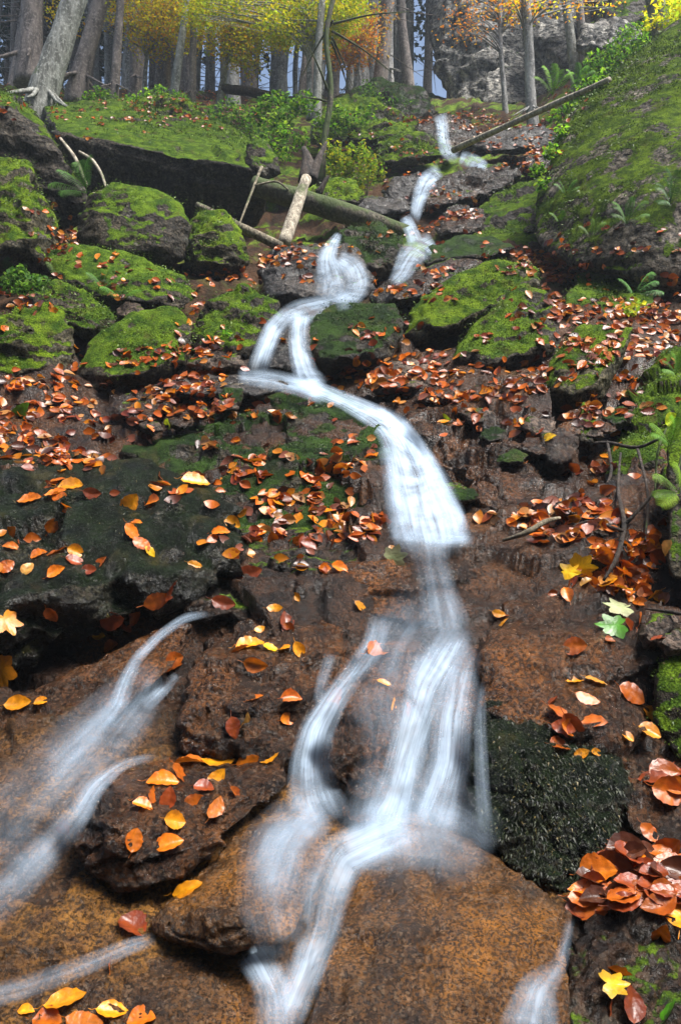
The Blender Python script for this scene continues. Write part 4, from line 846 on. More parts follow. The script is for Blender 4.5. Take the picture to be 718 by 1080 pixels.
# patchiness in world space
PW = at(XS, YSn, yy); PN = fbm(PW * np.array([2.2, 2.2, 2.2]), 3, 77); PN2 = fbm(PW * 7, 2, 78)
MOSSSET = set(o for o, _ in MOSSY if o.data.materials[0] in (M['moss'], M['mossmax'], M['mound']) and 'mound beside' not in DESC[o.name])
recs = []
def py_ok(x, y): return x < 330 or y > 480 or (x > 540 and y < 400)
for i in range(N0):
    d = density(XS[i], YSn[i])
    if d < .02: continue
    d *= max(.04, .75 + 3.4 * PN[i] + 2.0 * PN2[i])
    area = (Lw * FPX / yy[i]) ** 2 * .40 * .6
    d = d * (1 if py_ok(XS[i], YSn[i]) else .75)
    rate = min(d * 1.45, 2.4) / area * (840 * 615) / N0
    if U[i] > rate: continue
    if near_water(XS[i], YSn[i], .75): continue
    h = cast(XS[i], YSn[i])
    if not h or abs(h[1].z) < .22 or not h[2].name.startswith(('boulder', 'rock', 'stone', 'hillside')): continue
    if h[2].data.materials[0] in (M['boulder'], M['wall']) and U[i] > rate * .25: continue
    if h[2] in MOSSSET and U[i] > rate * .4: continue
    recs.append((XS[i], YSn[i], h, h[0].y))
CW = ['orange', 'copper', 'amber', 'red brown', 'orange', 'tan', 'copper', 'dark brown', 'pink brown', 'amber', 'orange']
recs.sort(key=lambda r: r[3])
inframe = [r for r in recs if 0 < r[0] < 718]
NI = max(0, 296 - len(LEAVES)); single = inframe[:NI]; sid = set(id(r) for r in single)
for r in single:
    put_leaf(r[0], r[1], rs.uniform(.048, .076) * FPX / r[3], rs.uniform(0, 360), str(rs.choice(CW)), tilt=20, hit=r[2])
tv = [leaf_geo(6, 3, 'beech', np.random.default_rng(k)) for k in range(8)]
AV, AF, AC, off = [], [], [], 0
def add_litter(loc, nor, size, yaw, col, tilt, lift=.03):
    global off
    nrm = np.array(nor) + rs.normal(0, tilt, 3); nrm /= np.linalg.norm(nrm)
    ax = np.array([math.cos(yaw), math.sin(yaw), 0]); ax = ax - nrm * (ax @ nrm); ax /= np.linalg.norm(ax); ay = np.cross(nrm, ax)
    V, F = tv[rs.integers(0, 8)]
    W = np.array(loc) + nrm * size * lift + (V[:, :1] * ax + V[:, 1:2] * ay + V[:, 2:] * nrm) * size
    c = np.array(LC[col]) * rs.uniform(.4, 1.0); AV.append(W); AF.append(F + off); off += len(V); AC.append(np.repeat(c[None], len(V), 0))
for r in recs:
    if id(r) in sid: continue
    n_ = r[2][1]; n_ = -n_ if n_.dot(r[2][0]) > 0 else n_
    for k in range(2):
        p = np.array(r[2][0]) + (rs.normal(0, .03, 3) * [1, 1, .2] if k else 0)
        add_litter(p, n_, rs.uniform(.045, .078), rs.uniform(0, 6.28), str(rs.choice(CW)), .32, .05 + .1 * k)
        if r[3] < 5.5: break
print('leaf records', len(recs), 'singles', len(single), 'leaves', len(LEAVES))
me = np_mesh('leaf_litter', np.concatenate(AV), np.concatenate(AF), M['leaf']); vcol(me, np.clip(np.concatenate(AC), 0, 1))
o = link('leaf_litter', me); tag(o, 'carpet of small orange and brown beech leaves scattered over the slope', 'leaf litter', kind='stuff')

# one label per leaf: colour, the rock it lies on and its order there
ORD = ['first', 'second', 'third', 'fourth', 'fifth', 'sixth', 'seventh', 'eighth', 'ninth', 'tenth', 'eleventh', 'twelfth', 'thirteenth', 'fourteenth', 'fifteenth', 'sixteenth', 'seventeenth', 'eighteenth', 'nineteenth', 'twentieth']
ORD += ['twenty-' + x for x in ORD[:9]] + ['thirtieth'] + ['thirty-' + x for x in ORD[:9]]
from collections import defaultdict
grp = defaultdict(list)
for L_ in LEAVES:
    o, px, py, col, d_, lab, kind_, ln = L_
    if lab: tag(o, lab, 'leaf', 'fallen autumn leaves')
    else: grp[(col, d_)].append(L_)
for (col, d_), ls in grp.items():
    ls.sort(key=lambda q: q[1])
    for i, q in enumerate(ls):
        art = 'the only' if len(ls) == 1 else ''
        lab = f"lone {col} leaf on the {d_}" if len(ls) == 1 else f"{ORD[min(i, len(ORD) - 1)]} {col} leaf from the left on the {d_}"
        tag(q[0], lab, 'leaf', 'fallen autumn leaves')

# ------------------------------------------------------------------ moss tufts: short blades rooted in the moss cushions
TV, TC = [], []
for o, dens_ in MOSSY:
    me = o.data; n = len(me.vertices); co = np.zeros(n * 3, np.float32); me.vertices.foreach_get('co', co); co = co.reshape(-1, 3) + np.array(o.location)
    nn = np.zeros(n * 3, np.float32); me.vertex_normals.foreach_get('vector', nn); nn = nn.reshape(-1, 3)
    px, py = proj(co)
    vis = ((nn * co).sum(1) < .25 * np.linalg.norm(co, axis=1) * .6) & (px > -40) & (px < 760) & (py > -20) & (py < 1110)
    ns = fbm(co * 3.1, 4, 5); m = vis & (nn[:, 2] * .8 + ns * .9 > .8 * MOSSUP[o.data.materials[0].name] + .08)
    idx = np.nonzero(m)[0]
    if not len(idx): continue
    k = int(min(len(idx) * 4, 26000 * dens_)); pick = rs.choice(idx, k)
    Y = co[pick, 1:2]; u_ = Y / FPX
    P = co[pick] + rs.normal(0, 1, (k, 3)) * u_ * 2.2; N_ = nn[pick] + rs.normal(0, .55, (k, 3)); N_ /= np.linalg.norm(N_, axis=1, keepdims=True)
    alg = o.data.materials[0] == M['algae']
    Hh = rs.uniform(.006, .017, (k, 1)) * np.clip(Y / 4.5, .7, 2.4) * (1.0 if alg else 1); side = np.cross(N_, rs.normal(0, 1, (k, 3))); side /= np.linalg.norm(side, axis=1, keepdims=True)
    wd = Hh * rs.uniform(.14, .28, (k, 1)); tip = P + N_ * Hh + np.array([0, 0, -.9 if alg else -.25]) * Hh
    TV.append(np.stack([P - side * wd, P + side * wd, tip], 1).reshape(-1, 3))
    alg = o.data.materials[0] == M['algae']; mnd = o.data.materials[0] == M['mound']
    lo, hi = ((.004, .006, .003), (.04, .05, .02)) if alg else (((.012, .03, .004), (.06, .11, .012)) if mnd else ((.035, .075, .006), (.17, .27, .02)))
    t = rs.uniform(0, 1, (k, 1)) ** 1.5; C = np.array(lo) * (1 - t) + np.array(hi) * t
    br = rs.uniform(0, 1, (k, 1)) < .08; C = np.where(br, np.array([.10, .075, .02]), C); TC.append(np.repeat(C, 3, 0))
TV = np.concatenate(TV); me = np_mesh('moss', TV, np.arange(len(TV)).reshape(-1, 3), M['tuft'], smooth=False); vcol(me, np.concatenate(TC))
o = link('moss', me); tag(o, 'short green moss cushions covering the boulders', 'moss', kind='stuff')
print('tufts', len(TV) // 3)

# ------------------------------------------------------------------ ferns and shrubs
def frond_geo(L, rs_, arch=.5, pinn=16, wmax=.24):
    """fern frond: arching midrib with paired, drooping, toothed pinnae; returns V(tri soup quads)"""
    V, F = [], []; q = 0
    def P(t): return np.array([t * math.cos(arch * t * 1.2), 0, math.sin(math.pi * min(1, t * .9) * .75) * arch * .7])
    for i in range(pinn):
        t = .18 + .82 * i / pinn; b = P(t) * L; w_ = wmax * math.sin(math.pi * (t * .88 + .06)) ** .8 * L
        for s in (-1, 1):
            d = np.array([.42, s * .9, -.18 + rs_.uniform(-.1, .1)]); d /= np.linalg.norm(d); hw = L * .82 / pinn * .25
            pr = np.array([1, -s * .35, 0]); pr /= np.linalg.norm(pr)
            m1 = b + d * w_ * .5 + np.array([0, 0, .012 * L]); tip = b + d * w_ + np.array([0, 0, -.05 * L * rs_.uniform(.3, 1)])
            pts = [b - pr * hw * .8, b + pr * hw * .8, m1 + pr * hw * .85, m1 - pr * hw * .85, tip + pr * hw * .12, tip - pr * hw * .12]
            V += pts; F += [(q, q + 1, q + 2, q + 3), (q + 3, q + 2, q + 4, q + 5)]; q += 6
    st, sf = tube([P(t) * L for t in np.linspace(0, 1, 6)], np.linspace(.010, .003, 6) * L, 4, 0, 0, False)
    V = np.array(V); return join([(V, np.array(F)), (st, sf)])
def fern(px, py, Lpx, angs, label, col=(.10, .26, .02), seed=0, Y=None, group='ferns on the banks', pinn=19, wmax=.25):
    h = cast(px, py); rs_ = np.random.default_rng(seed + 40)
    loc = np.array(h[0]) if (h and Y is None) else at(px, py, Y or float(Yg(px, py)))
    root = empty('fern', loc.tolist()); tag(root, label, 'fern', group)
    L = Lpx * loc[1] / FPX
    for an, dep in angs:
        V, F = frond_geo(L * rs_.uniform(.85, 1.1), rs_, rs_.uniform(.35, .6), pinn, wmax)
        r = math.radians(an); ax = RIGHT * math.cos(r) + UP * math.sin(r) * .9 + np.array([0, -dep, 0]); ax /= np.linalg.norm(ax)
        upv = np.array([0, -.75, .8]); az = upv - ax * (upv @ ax); az /= np.linalg.norm(az); ay = np.cross(az, ax)
        W = V[:, :1] * ax + V[:, 1:2] * ay + V[:, 2:] * az
        me = np_mesh('frond', W, F, M['frond']); C = np.array(col) * (.75 + .5 * rs_.uniform(0, 1, (len(W), 1))) * np.array([1 + .3 * rs_.uniform(), 1, 1]); vcol(me, C)
        link('frond', me, root)
    return root
fern(92, 204, 42, [(200, .2), (160, .4), (125, .3), (95, .5), (60, .3), (230, .4)], 'fern hanging over the round moss capped boulder', (.07, .22, .02), 1, Y=7.1)
fern(40, 292, 34, [(150, .3), (100, .4), (60, .3), (20, .3), (180, .5)], 'low fern tuft under the tall green boulder at the left edge', (.05, .16, .02), 2)
fern(14, 300, 34, [(150, .3), (100, .4), (60, .3), (20, .3)], 'dark fern at the left edge beside the leaf bed', (.04, .13, .02), 3)
fern(110, 305, 30, [(150, .3), (100, .4), (40, .3), (10, .3)], 'small fern between the long low boulder and tilted stone', (.06, .20, .02), 4)
fern(128, 316, 28, [(170, .3), (30, .4), (0, .3)], 'tiny bright fern at the front of the long low boulder', (.08, .26, .02), 5)
fern(60, 292, 18, [(130, .3), (80, .4), (30, .3)], 'little upright sprout on the tilted mossy stone', (.12, .24, .02), 6)
fern(660, 236, 32, [(175, .5), (150, .3), (110, .4), (70, .4), (30, .4), (-10, .5), (200, .6)], 'large fern drooping over the base of the huge boulder', (.08, .22, .03), 7, Y=5.9)
fern(706, 215, 38, [(165, .4), (120, .3), (190, .5), (80, .3), (215, .6), (140, .6)], 'large fern at the right edge on the huge boulder', (.05, .17, .03), 8, Y=5.7)
fern(622, 250, 24, [(170, .3), (110, .4), (60, .3), (20, .4)], 'small fern hanging on the left foot of the huge boulder', (.10, .24, .03), 9, Y=6.3)
fern(596, 206, 22, [(175, .3), (140, .4), (40, .4), (0, .3)], 'fern on the left face of the huge boulder', (.09, .26, .02), 10, Y=6.9)
fern(590, 236, 18, [(160, .3), (90, .4), (20, .3)], 'small fern lowest on the left face of the huge boulder', (.09, .24, .02), 11, Y=6.8)
fern(582, 100, 32, [(170, .3), (140, .3), (100, .3), (60, .3), (20, .3)], 'bright green fern just above the fallen pale trunk', (.16, .42, .03), 12, Y=10.5)
fern(606, 92, 28, [(150, .3), (100, .3), (40, .3), (10, .3)], 'bright fern right of the pale trunk top', (.14, .38, .03), 13, Y=10.0)
fern(668, 312, 34, [(10, .3), (30, .3), (160, .4), (-20, .3)], 'pale green fern above the leaf drift on the right bank', (.10, .30, .06), 14, Y=5.2)
fern(712, 395, 32, [(100, .3), (130, .3), (160, .3), (70, .3), (200, .5)], 'bright fern at the right edge over the dark bank', (.14, .36, .03), 15, Y=3.9)
fern(706, 470, 38, [(150, .2), (120, .3), (80, .3), (175, .4)], 'light green fern arching in at the right edge', (.16, .42, .03), 16, Y=2.9)
fern(716, 520, 46, [(170, .2), (205, .3), (140, .3), (225, .3)], 'lime green fern lowest at the right edge above the roots', (.20, .42, .02), 17, Y=2.75, pinn=20)
wood('two thin green stems drooping from the ferns at the right edge', 'stem', 'plant_stem', 'mosslog', [[(702, 452, 2.95, 1), (692, 476, 2.9, 1.1), (690, 520, 2.86, 1)], [(718, 480, 2.85, 1), (712, 510, 2.8, 1.1)]], 'green stems')

def clump(root, name, centers, n, size, cols, seed, spread, flat=.6, mat='foliage', nseg=4):
    """leafy clump part: n small leaves spread round the centres (world)"""
    rs_ = np.random.default_rng(seed); C = np.asarray(centers, float); k = rs_.integers(0, len(C), n)
    off_ = rs_.normal(0, 1, (n, 3)); off_ *= (rs_.uniform(0, 1, (n, 1)) ** .5) / (np.linalg.norm(off_, axis=1, keepdims=True) + 1e-6)
    P = C[k] + off_ * np.asarray(spread) ; P[:, 2] -= 0
    nz = rs_.normal(0, .55, (n, 3)) + np.array([0, -.2, flat]); nz /= np.linalg.norm(nz, axis=1, keepdims=True)
    ax = rs_.normal(0, 1, (n, 3)); ax[:, 2] -= .3; ax -= nz * (ax * nz).sum(1, keepdims=True); ax /= np.linalg.norm(ax, axis=1, keepdims=True); ay = np.cross(nz, ax)
    s = size * rs_.uniform(.6, 1.25, (n, 1))
    V = np.stack([P - ax * s * .5, P + ay * s * .30 - ax * s * .05 + nz * s * .06, P + ax * s * .5 - nz * s * .08, P - ay * s * .30 - ax * s * .05 + nz * s * .06], 1).reshape(-1, 3)
    cc = np.array(cols); ci = cc[rs_.integers(0, len(cc), n)] * rs_.uniform(.6, 1.3, (n, 1)); base = np.array(root.location) if root else 0
    me = np_mesh(name, V - base, np.arange(4 * n).reshape(-1, 4), M[mat], False); vcol(me, np.repeat(np.clip(ci, 0, 1), 4, 0)); return link(name, me, root)
def shrub(label, spots, Y, n, size, cols, seed, group='green shrubs on the bank', spr=14):
    base = at(np.mean([s[0] for s in spots]), max(s[1] for s in spots) + spr * .7, Y); root = empty('shrub', base.tolist()); tag(root, label, 'shrub', group)
    C = np.array([at(x, y, Y + random.uniform(-.25, .25)) for x, y in spots]); u_ = Y / FPX
    ps = [tube([base - base, (c - base) * .5 + np.array([0, 0, .03]), c - base], [.006, .004, .002], 5, 0, 1, False) for c in C]
    V, F = join(ps); link('stem', np_mesh('stem', V, F, M['mosslog']), root)
    clump(root, 'foliage', C, n, size, cols, seed, (spr * u_, spr * u_ * 1.2, spr * u_ * .8)); return root
G1 = [(.12, .30, .02), (.20, .42, .02), (.07, .19, .02), (.30, .48, .03)]
G2 = [(.05, .13, .02), (.09, .20, .02), (.14, .26, .03)]
G3 = [(.30, .42, .02), (.45, .45, .02), (.12, .24, .02), (.20, .34, .02)]
shrub('bright green shrub left of the mossy snag', [(280, 112), (296, 106), (312, 112), (300, 124), (270, 124), (322, 108), (288, 132)], 12.2, 900, .085, G1, 1)
shrub('low green shrub between the log hollow and the snag', [(300, 140), (316, 148), (298, 160), (280, 148)], 10.2, 420, .07, G1 + G2, 2)
shrub('yellow green shrub right of the splintered stump', [(350, 158), (362, 168), (378, 160), (370, 176), (352, 180), (388, 172), (360, 188)], 9.9, 900, .06, G3, 3)
shrub('pale green shrub beside the upper stream', [(384, 190), (396, 182), (376, 198), (390, 170)], 9.8, 380, .06, G3, 4)
shrub('mixed green undergrowth at the foot of the two snags', [(340, 128), (356, 120), (372, 128), (360, 140), (386, 120)], 12.0, 600, .07, G2 + G1, 5)
shrub('grassy green tuft above the rock wall', [(140, 108), (155, 102), (170, 98), (188, 104), (200, 112)], 11.6, 600, .06, G1 + G2, 6, spr=10)
shrub('dark green shrub before the left spruce trunks', [(96, 102), (106, 98), (116, 102)], 12.6, 240, .06, G2 + G1, 7, spr=9)
shrub('bushy undergrowth on the mossy bank left of the shrubs', [(228, 118), (244, 112), (256, 124), (236, 132), (262, 138)], 11.4, 560, .06, G2, 8)
shrub('green undergrowth under the cliff at the upper right', [(626, 66), (642, 60), (656, 70), (640, 78), (620, 82), (670, 56)], 10.8, 800, .07, G1 + G2, 9)
shrub('leafy undergrowth on the slope left of the huge boulder', [(610, 100), (624, 92), (636, 84), (600, 112), (588, 124)], 9.6, 600, .06, G2 + G1, 10)
shrub('ferny shrub under the dark crag', [(660, 36), (676, 30), (690, 40), (672, 48), (650, 50)], 11.5, 500, .07, G1 + G2, 11)
shrub('small plants on the bank between the tall trunks', [(388, 96), (400, 104), (416, 112), (430, 118), (396, 116)], 14.0, 500, .07, G2, 12)
shrub('small green plant near the yellow leaf drift at the right', [(672, 322), (664, 328)], 5.3, 60, .05, [(.3, .5, .04), (.5, .5, .03)], 13, spr=8)
shrub('little seedling patch in the moss left of the first cascade', [(228, 346), (238, 352)], 5.0, 50, .03, G1, 14, spr=9)
shrub('green herbs under the fern at the left edge', [(10, 300), (26, 306), (42, 300), (20, 290)], 5.9, 500, .05, G2, 15, spr=13)
shrub('herbs along the low left edge of the huge boulder', [(566, 180), (580, 160), (592, 140), (574, 196)], 7.3, 420, .05, G2 + G1, 16, spr=10)

# ------------------------------------------------------------------ trees
def trunk_geo(base, top, r0, r1, seed, flare=1.25, seg=16, bend=.12):
    bend = .006 * float(np.linalg.norm(np.array(top, float) - np.array(base, float)))
    b, t = np.array(base, float), np.array(top, float); n = 9; rs_ = np.random.default_rng(seed)
    s = np.linspace(0, 1, n); P = b + (t - b) * s[:, None]; P[1:-1, 0] += rs_.normal(0, bend, n - 2); P[1:-1, 1] += rs_.normal(0, bend, n - 2)
    R = r0 + (r1 - r0) * s; P = np.insert(P, 1, b + (t - b) * .018, 0); R = np.insert(R, 1, r0 * 1.12); R[0] = r0 * flare
    P = np.insert(P, 0, b - (t - b) / np.linalg.norm(t - b) * .5, 0); R = np.insert(R, 0, r0 * flare * 1.2)
    return tube(P, R, seg, .10, seed)
def tree(label, px, py, Y, wpx, topx, H, mat, crown, seed, cat='tree', name='beech_tree', group=None, roots=0, crown_at=None, leafn=1500, leafs=.09, cols=None, dead=0):
    """px,py: foot in the photo; wpx: trunk width; topx: photo x where the trunk crosses the row 0 line; H: height"""
    foot = at(px, py, Y); u_ = Y / FPX; hit0 = at(topx, 0, Y); d = hit0 - foot; d /= np.linalg.norm(d); d[1] = 0; d /= np.linalg.norm(d)
    top = d * H; r0 = wpx * u_ / 2
    root = empty(name, foot.tolist()); tag(root, label, cat, group)
    V, F = trunk_geo((0, 0, 0), top, r0, max(r0 * .25, .02), seed)
    parts = [(V, F)]; rs_ = np.random.default_rng(seed + 9)
    for k in range(roots):
        a_ = rs_.uniform(-2.9, -.2) if k % 3 else rs_.uniform(0, 6.28); L = r0 * rs_.uniform(3, 6)
        e1 = np.array([math.cos(a_), math.sin(a_), 0]); parts.append(tube([e1 * r0 * .4 + [0, 0, r0 * .9], e1 * r0 * 1.3 + [0, 0, r0 * .1], e1 * L * .6 + [0, 0, -L * .22], e1 * L + [0, 0, -L * .5]], [r0 * .26, r0 * .2, r0 * .14, r0 * .06], 7, .15, k))
    for k in range(dead):    # short dead branch stubs
        z = rs_.uniform(.08, .5) * H; a_ = rs_.uniform(0, 6.28); e1 = np.array([math.cos(a_), math.sin(a_), rs_.uniform(-.3, .3)]); L = rs_.uniform(.3, 1.1)
        parts.append(tube([d * z, d * z + e1 * L * .5, d * z + e1 * L + [0, 0, -.1 * L]], [.018, .011, .004], 5, 0, k))
    cen = []
    if crown == 'beech':
        for k in range(9):
            z = (.45 + .5 * k / 9) * H; a_ = rs_.uniform(0, 6.28); L = (1.15 - k / 10) * H * .22; e1 = np.array([math.cos(a_), math.sin(a_), .45])
            parts.append(tube([d * z, d * z + e1 * L * .5, d * z + e1 * L + [0, 0, .1]], [r0 * .3, r0 * .18, .012], 6, .05, k))
            if not crown_at or k < 2: cen += [d * z + e1 * L * f for f in (.5, .75, 1.0)]
    if crown_at:
        for (x, y, dy) in crown_at:
            c = at(x, y, Y + dy) - foot; z = max(.5, float(c @ d) - .25); cen.append(c); m_ = (d * z + c) / 2 + np.array([0, 0, .12])
            parts.append(tube([d * (z + .0), m_, c], [.022, .012, .004], 5, 0, 3))
    V, F = join(parts); link('trunk', np_mesh('trunk', V, F, M[mat]), root)
    if crown == 'spruce':
        rs2 = np.random.default_rng(seed + 5); C = []; 
        for z in np.linspace(.32 * H, .98 * H, 26):
            R_ = (1 - z / H) * H * .22 + .2
            for q_ in range(7):
                a_ = rs2.uniform(0, 6.28); 
                for f in (.35, .7, 1): C.append(d * z + np.array([math.cos(a_) * R_ * f, math.sin(a_) * R_ * f, -.25 * f * R_]))
        clump(None, 'crown', np.array(C), leafn, leafs, cols or [(.015, .035, .012), (.025, .05, .015)], seed, (.35, .35, .15)).parent = root
    elif cen:
        sp_ = (.16 * Y / 6, .22 * Y / 6, .085 * Y / 6) if crown_at else (1.0, 1.0, .6)
        clump(None, 'crown', np.array(cen), leafn, leafs, cols, seed, sp_, flat=.8).parent = root
    return root
YEL = [(.90, .62, .01), (.95, .74, .02), (.75, .68, .02), (.92, .44, .01), (.62, .70, .03)]
ORA = [(.85, .36, .02), (.80, .26, .02), (.90, .52, .03), (.60, .20, .02)]
LIM = [(.70, .70, .02), (.52, .66, .03), (.88, .72, .02), (.38, .55, .02)]
PAL = [(.60, .42, .12), (.65, .30, .08), (.45, .42, .10)]
RND = random.Random(4)
def spots(cx, cy, rx, ry, n): return [(cx + RND.uniform(-1, 1) * rx, cy + RND.uniform(-1, 1) * ry, RND.uniform(-.5, .5)) for _ in range(n)]
tree('thick pale lichened beech trunk at the left edge', 44, 106, 11.8, 27, 76, 14, 'beech', 'beech', 1, roots=5, leafn=1500, leafs=.09, cols=YEL, group='trees on the left bank')
tree('dark broad trunk behind the thick pale beech', 32, 62, 13.8, 22, 34, 14, 'spruce', 'beech', 2, roots=3, leafn=2500, leafs=.1, cols=YEL, group='trees on the left bank')
tree('large spruce trunk with spreading roots second from the left', 84, 84, 13.8, 17, 100, 15, 'spruce', 'spruce', 3, name='spruce_tree', roots=9, leafn=1300, leafs=.22, dead=5, group='trees on the left bank')
tree('straight spruce trunk right of the large spruce', 121, 92, 13.6, 9, 130, 14, 'spruce', 'spruce', 4, name='spruce_tree', roots=6, leafn=1300, leafs=.22, dead=6, group='trees on the left bank')
tree('brown spruce trunk in the shade behind the yellow leaves', 143, 84, 16, 11, 146, 16, 'spruce', 'spruce', 5, name='spruce_tree', roots=4, leafn=1300, leafs=.22, dead=5, group='trees on the left bank')
tree('slim pale birch like stem under the yellow leaves', 153, 86, 14.5, 4, 155, 9, 'farbark', 'beech', 6, leafn=8000, leafs=.062, cols=YEL, crown_at=spots(160, 18, 44, 22, 34) + spots(176, 34, 22, 12, 16) + spots(66, 14, 8, 9, 4) + spots(190, 4, 30, 8, 14) + spots(163, 52, 7, 3, 2), group='trees on the left bank')
tree('mossy trunk leaning right beside the moss dome', 184, 96, 13.2, 8, 196, 12, 'beech', 'beech', 7, leafn=2000, leafs=.08, cols=LIM, roots=3, group='trees on the left bank')
tree('dark spruce trunk right of the mossy leaning trunk', 176, 90, 15, 7, 182, 14, 'spruce', 'spruce', 8, name='spruce_tree', leafn=1300, leafs=.22, dead=4, group='trees on the left bank')
tree('dark double spruce trunk above the root bank', 203, 98, 14, 7, 208, 14, 'spruce', 'spruce', 9, name='spruce_tree', leafn=1300, leafs=.22, roots=5, dead=4, group='trees on the left bank')
tree('slender grey beech bending right at the crest', 234, 94, 14.5, 6, 250, 11, 'farbark', 'beech', 10, leafn=10500, leafs=.062, cols=YEL + LIM, crown_at=spots(262, 20, 50, 22, 34) + spots(276, 32, 28, 12, 16) + spots(240, 50, 20, 8, 8) + spots(256, 60, 14, 10, 6), group='trees on the left bank')
tree('small lime leaved beech near the middle of the crest', 326, 96, 13.2, 5, 326, 10, 'farbark', 'beech', 11, leafn=10500, leafs=.062, cols=LIM, crown_at=spots(320, 18, 32, 22, 26) + spots(226, 8, 26, 12, 16) + spots(300, 26, 20, 12, 12) + spots(356, 14, 16, 16, 12) + spots(374, 8, 14, 12, 10), group='trees on the left bank')
tree('upright mossy snag beside the shrubs', 334, 118, 12.6, 9, 337, 8, 'beech', 'beech', 12, leafn=1500, leafs=.08, cols=PAL, dead=8, group='trees by the stream')
tree('crooked mossy snag rising from the splintered stump', 341, 156, 10, 6, 353, 6, 'mosslog', 'beech', 13, leafn=1200, leafs=.08, cols=PAL, dead=9, group='trees by the stream')
tree('tall pale spruce trunk on the knoll left of the cliff', 409, 76, 19, 10, 408, 16, 'farbark', 'spruce', 14, name='spruce_tree', leafn=3500, leafs=.3, roots=6, dead=5, group='trees by the stream')
tree('small orange leaved beech left of the tall pale spruce', 380, 92, 17, 3, 378, 8, 'farbark', 'beech', 15, leafn=4500, leafs=.08, cols=PAL + ORA, crown_at=spots(376, 38, 22, 18, 24) + spots(366, 60, 12, 8, 6), group='trees by the stream')
tree('thin pale stem in front of the grey cliff', 532, 108, 15.5, 5, 526, 11, 'farbark', 'beech', 16, leafn=1100, leafs=.06, cols=ORA, crown_at=spots(520, 6, 40, 8, 26) + spots(490, 22, 16, 10, 10) + spots(500, 32, 14, 6, 5) + spots(544, 10, 20, 6, 10), group='trees by the cliff')
tree('tall grey trunk growing at the cliff foot', 560, 116, 12.6, 10, 549, 12, 'farbark', 'beech', 17, leafn=900, leafs=.06, cols=ORA + YEL, roots=5, crown_at=spots(550, 4, 16, 6, 12) + spots(610, 3, 40, 5, 10), group='trees by the cliff')
tree('pale trunk with moss between the two cliffs', 606, 76, 13.4, 9, 598, 12, 'beech', 'beech', 18, leafn=1500, leafs=.08, cols=LIM, roots=3, dead=4, group='trees by the cliff')
tree('dark trunk beside the dark crag', 614, 44, 14, 8, 610, 12, 'spruce', 'spruce', 19, name='spruce_tree', leafn=1300, leafs=.22, group='trees by the cliff')
tree('grey leaning trunk at the top right above the huge boulder', 700, 44, 10.5, 18, 690, 12, 'beech', 'beech', 20, leafn=2500, leafs=.08, cols=LIM, crown_at=spots(708, 14, 12, 8, 6), group='trees by the cliff')

def sky_blocking_ring():  # unseen spruces behind and beside the viewer, added to cut low sky light
    rs_ = np.random.default_rng(301); V, F = trunk_geo((0, 0, 0), (.2, 0, 17), .18, .04, 301, 1.3, 10); tmr = np_mesh('trunk', V, F, M['spruce']); C = []
    for z in np.linspace(1.5, 16.5, 40):
        R_ = (17 - z) * .17 + .4
        for q_ in range(7):
            a_ = rs_.uniform(0, 6.28)
            for f in (.35, .7, 1): C.append([math.cos(a_) * R_ * f, math.sin(a_) * R_ * f, z - .35 * f * R_])
    d_ = clump(None, 'crown', np.array(C), 7000, .42, [(.012, .030, .012), (.022, .045, .015)], 302, (.5, .5, .2)); cmr = d_.data; bpy.data.objects.remove(d_)
    for i in range(30):
        a_ = math.radians(RND.uniform(165, 375)); r_ = RND.uniform(8, 15)
        x, y = math.cos(a_) * r_, math.sin(a_) * r_ - 1.5
        if y > 2 and x > 0: y -= 3
        z = ground_z(x, y); root = empty('spruce_tree', (x, y, (z if z is not None else -3) - .1)); s = RND.uniform(.85, 1.2); root.scale = (s, s, s); root.rotation_euler.z = RND.uniform(0, 6)
        link('trunk', tmr, root); link('crown', cmr, root); tag(root, 'unseen spruce added around the viewpoint to block low sky light', 'tree', 'unseen forest added around the viewpoint')
# the forest beyond the crest: single trees on the climbing floor, a few meshes copied
bpy.context.view_layer.update(); DG = bpy.context.evaluated_depsgraph_get()
def ground_z(x, y):
    ok, loc, *_ = GROUND.ray_cast(Vector((x, y, 80)), Vector((0, 0, -1)))
    return loc.z if ok else None
sky_blocking_ring()
protos = []
for k in range(4):
    H = 20 + k * 1.5
    V, F = trunk_geo((0, 0, 0), (.2 * k - .3, 0, H), .12 + .02 * k, .05, 60 + k, 1.5, 10, .08); parts = [(V, F)]
    rs_ = np.random.default_rng(80 + k); C = []
    for q_ in range(26):
        z = rs_.uniform(1.2, 8); a_ = rs_.uniform(0, 6.28); e1 = np.array([math.cos(a_), math.sin(a_), -.25]); L = rs_.uniform(.5, 1.6); parts.append(tube([(0, 0, z), e1 * L * .5 + [0, 0, z], e1 * L + [0, 0, z]], [.02, .012, .004], 4, 0, q_))
        if k == 0 and z > 4.5: C += [e1 * L * f + [0, 0, z] for f in (.5, .8, 1)]
    V, F = join(parts); tm_ = np_mesh('trunk', V, F, M['farbark' if k % 2 else 'spruce'])
    for z in np.linspace(9.5, H, 26):
        R_ = (H - z) * .20 + .3
        for q_ in range(8):
            a_ = rs_.uniform(0, 6.28)
            for f in (.4, .75, 1): C.append([math.cos(a_) * R_ * f, math.sin(a_) * R_ * f, z - .3 * f * R_])
    dummy = clump(None, 'crown', np.array(C), 4200, .30, [(.012, .030, .012), (.022, .045, .015), (.03, .055, .02)], 90 + k, (.4, .4, .2)); cm_ = dummy.data; bpy.data.objects.remove(dummy)
    protos.append((tm_, cm_))
NT = 0; RF = random.Random(9); cand = []
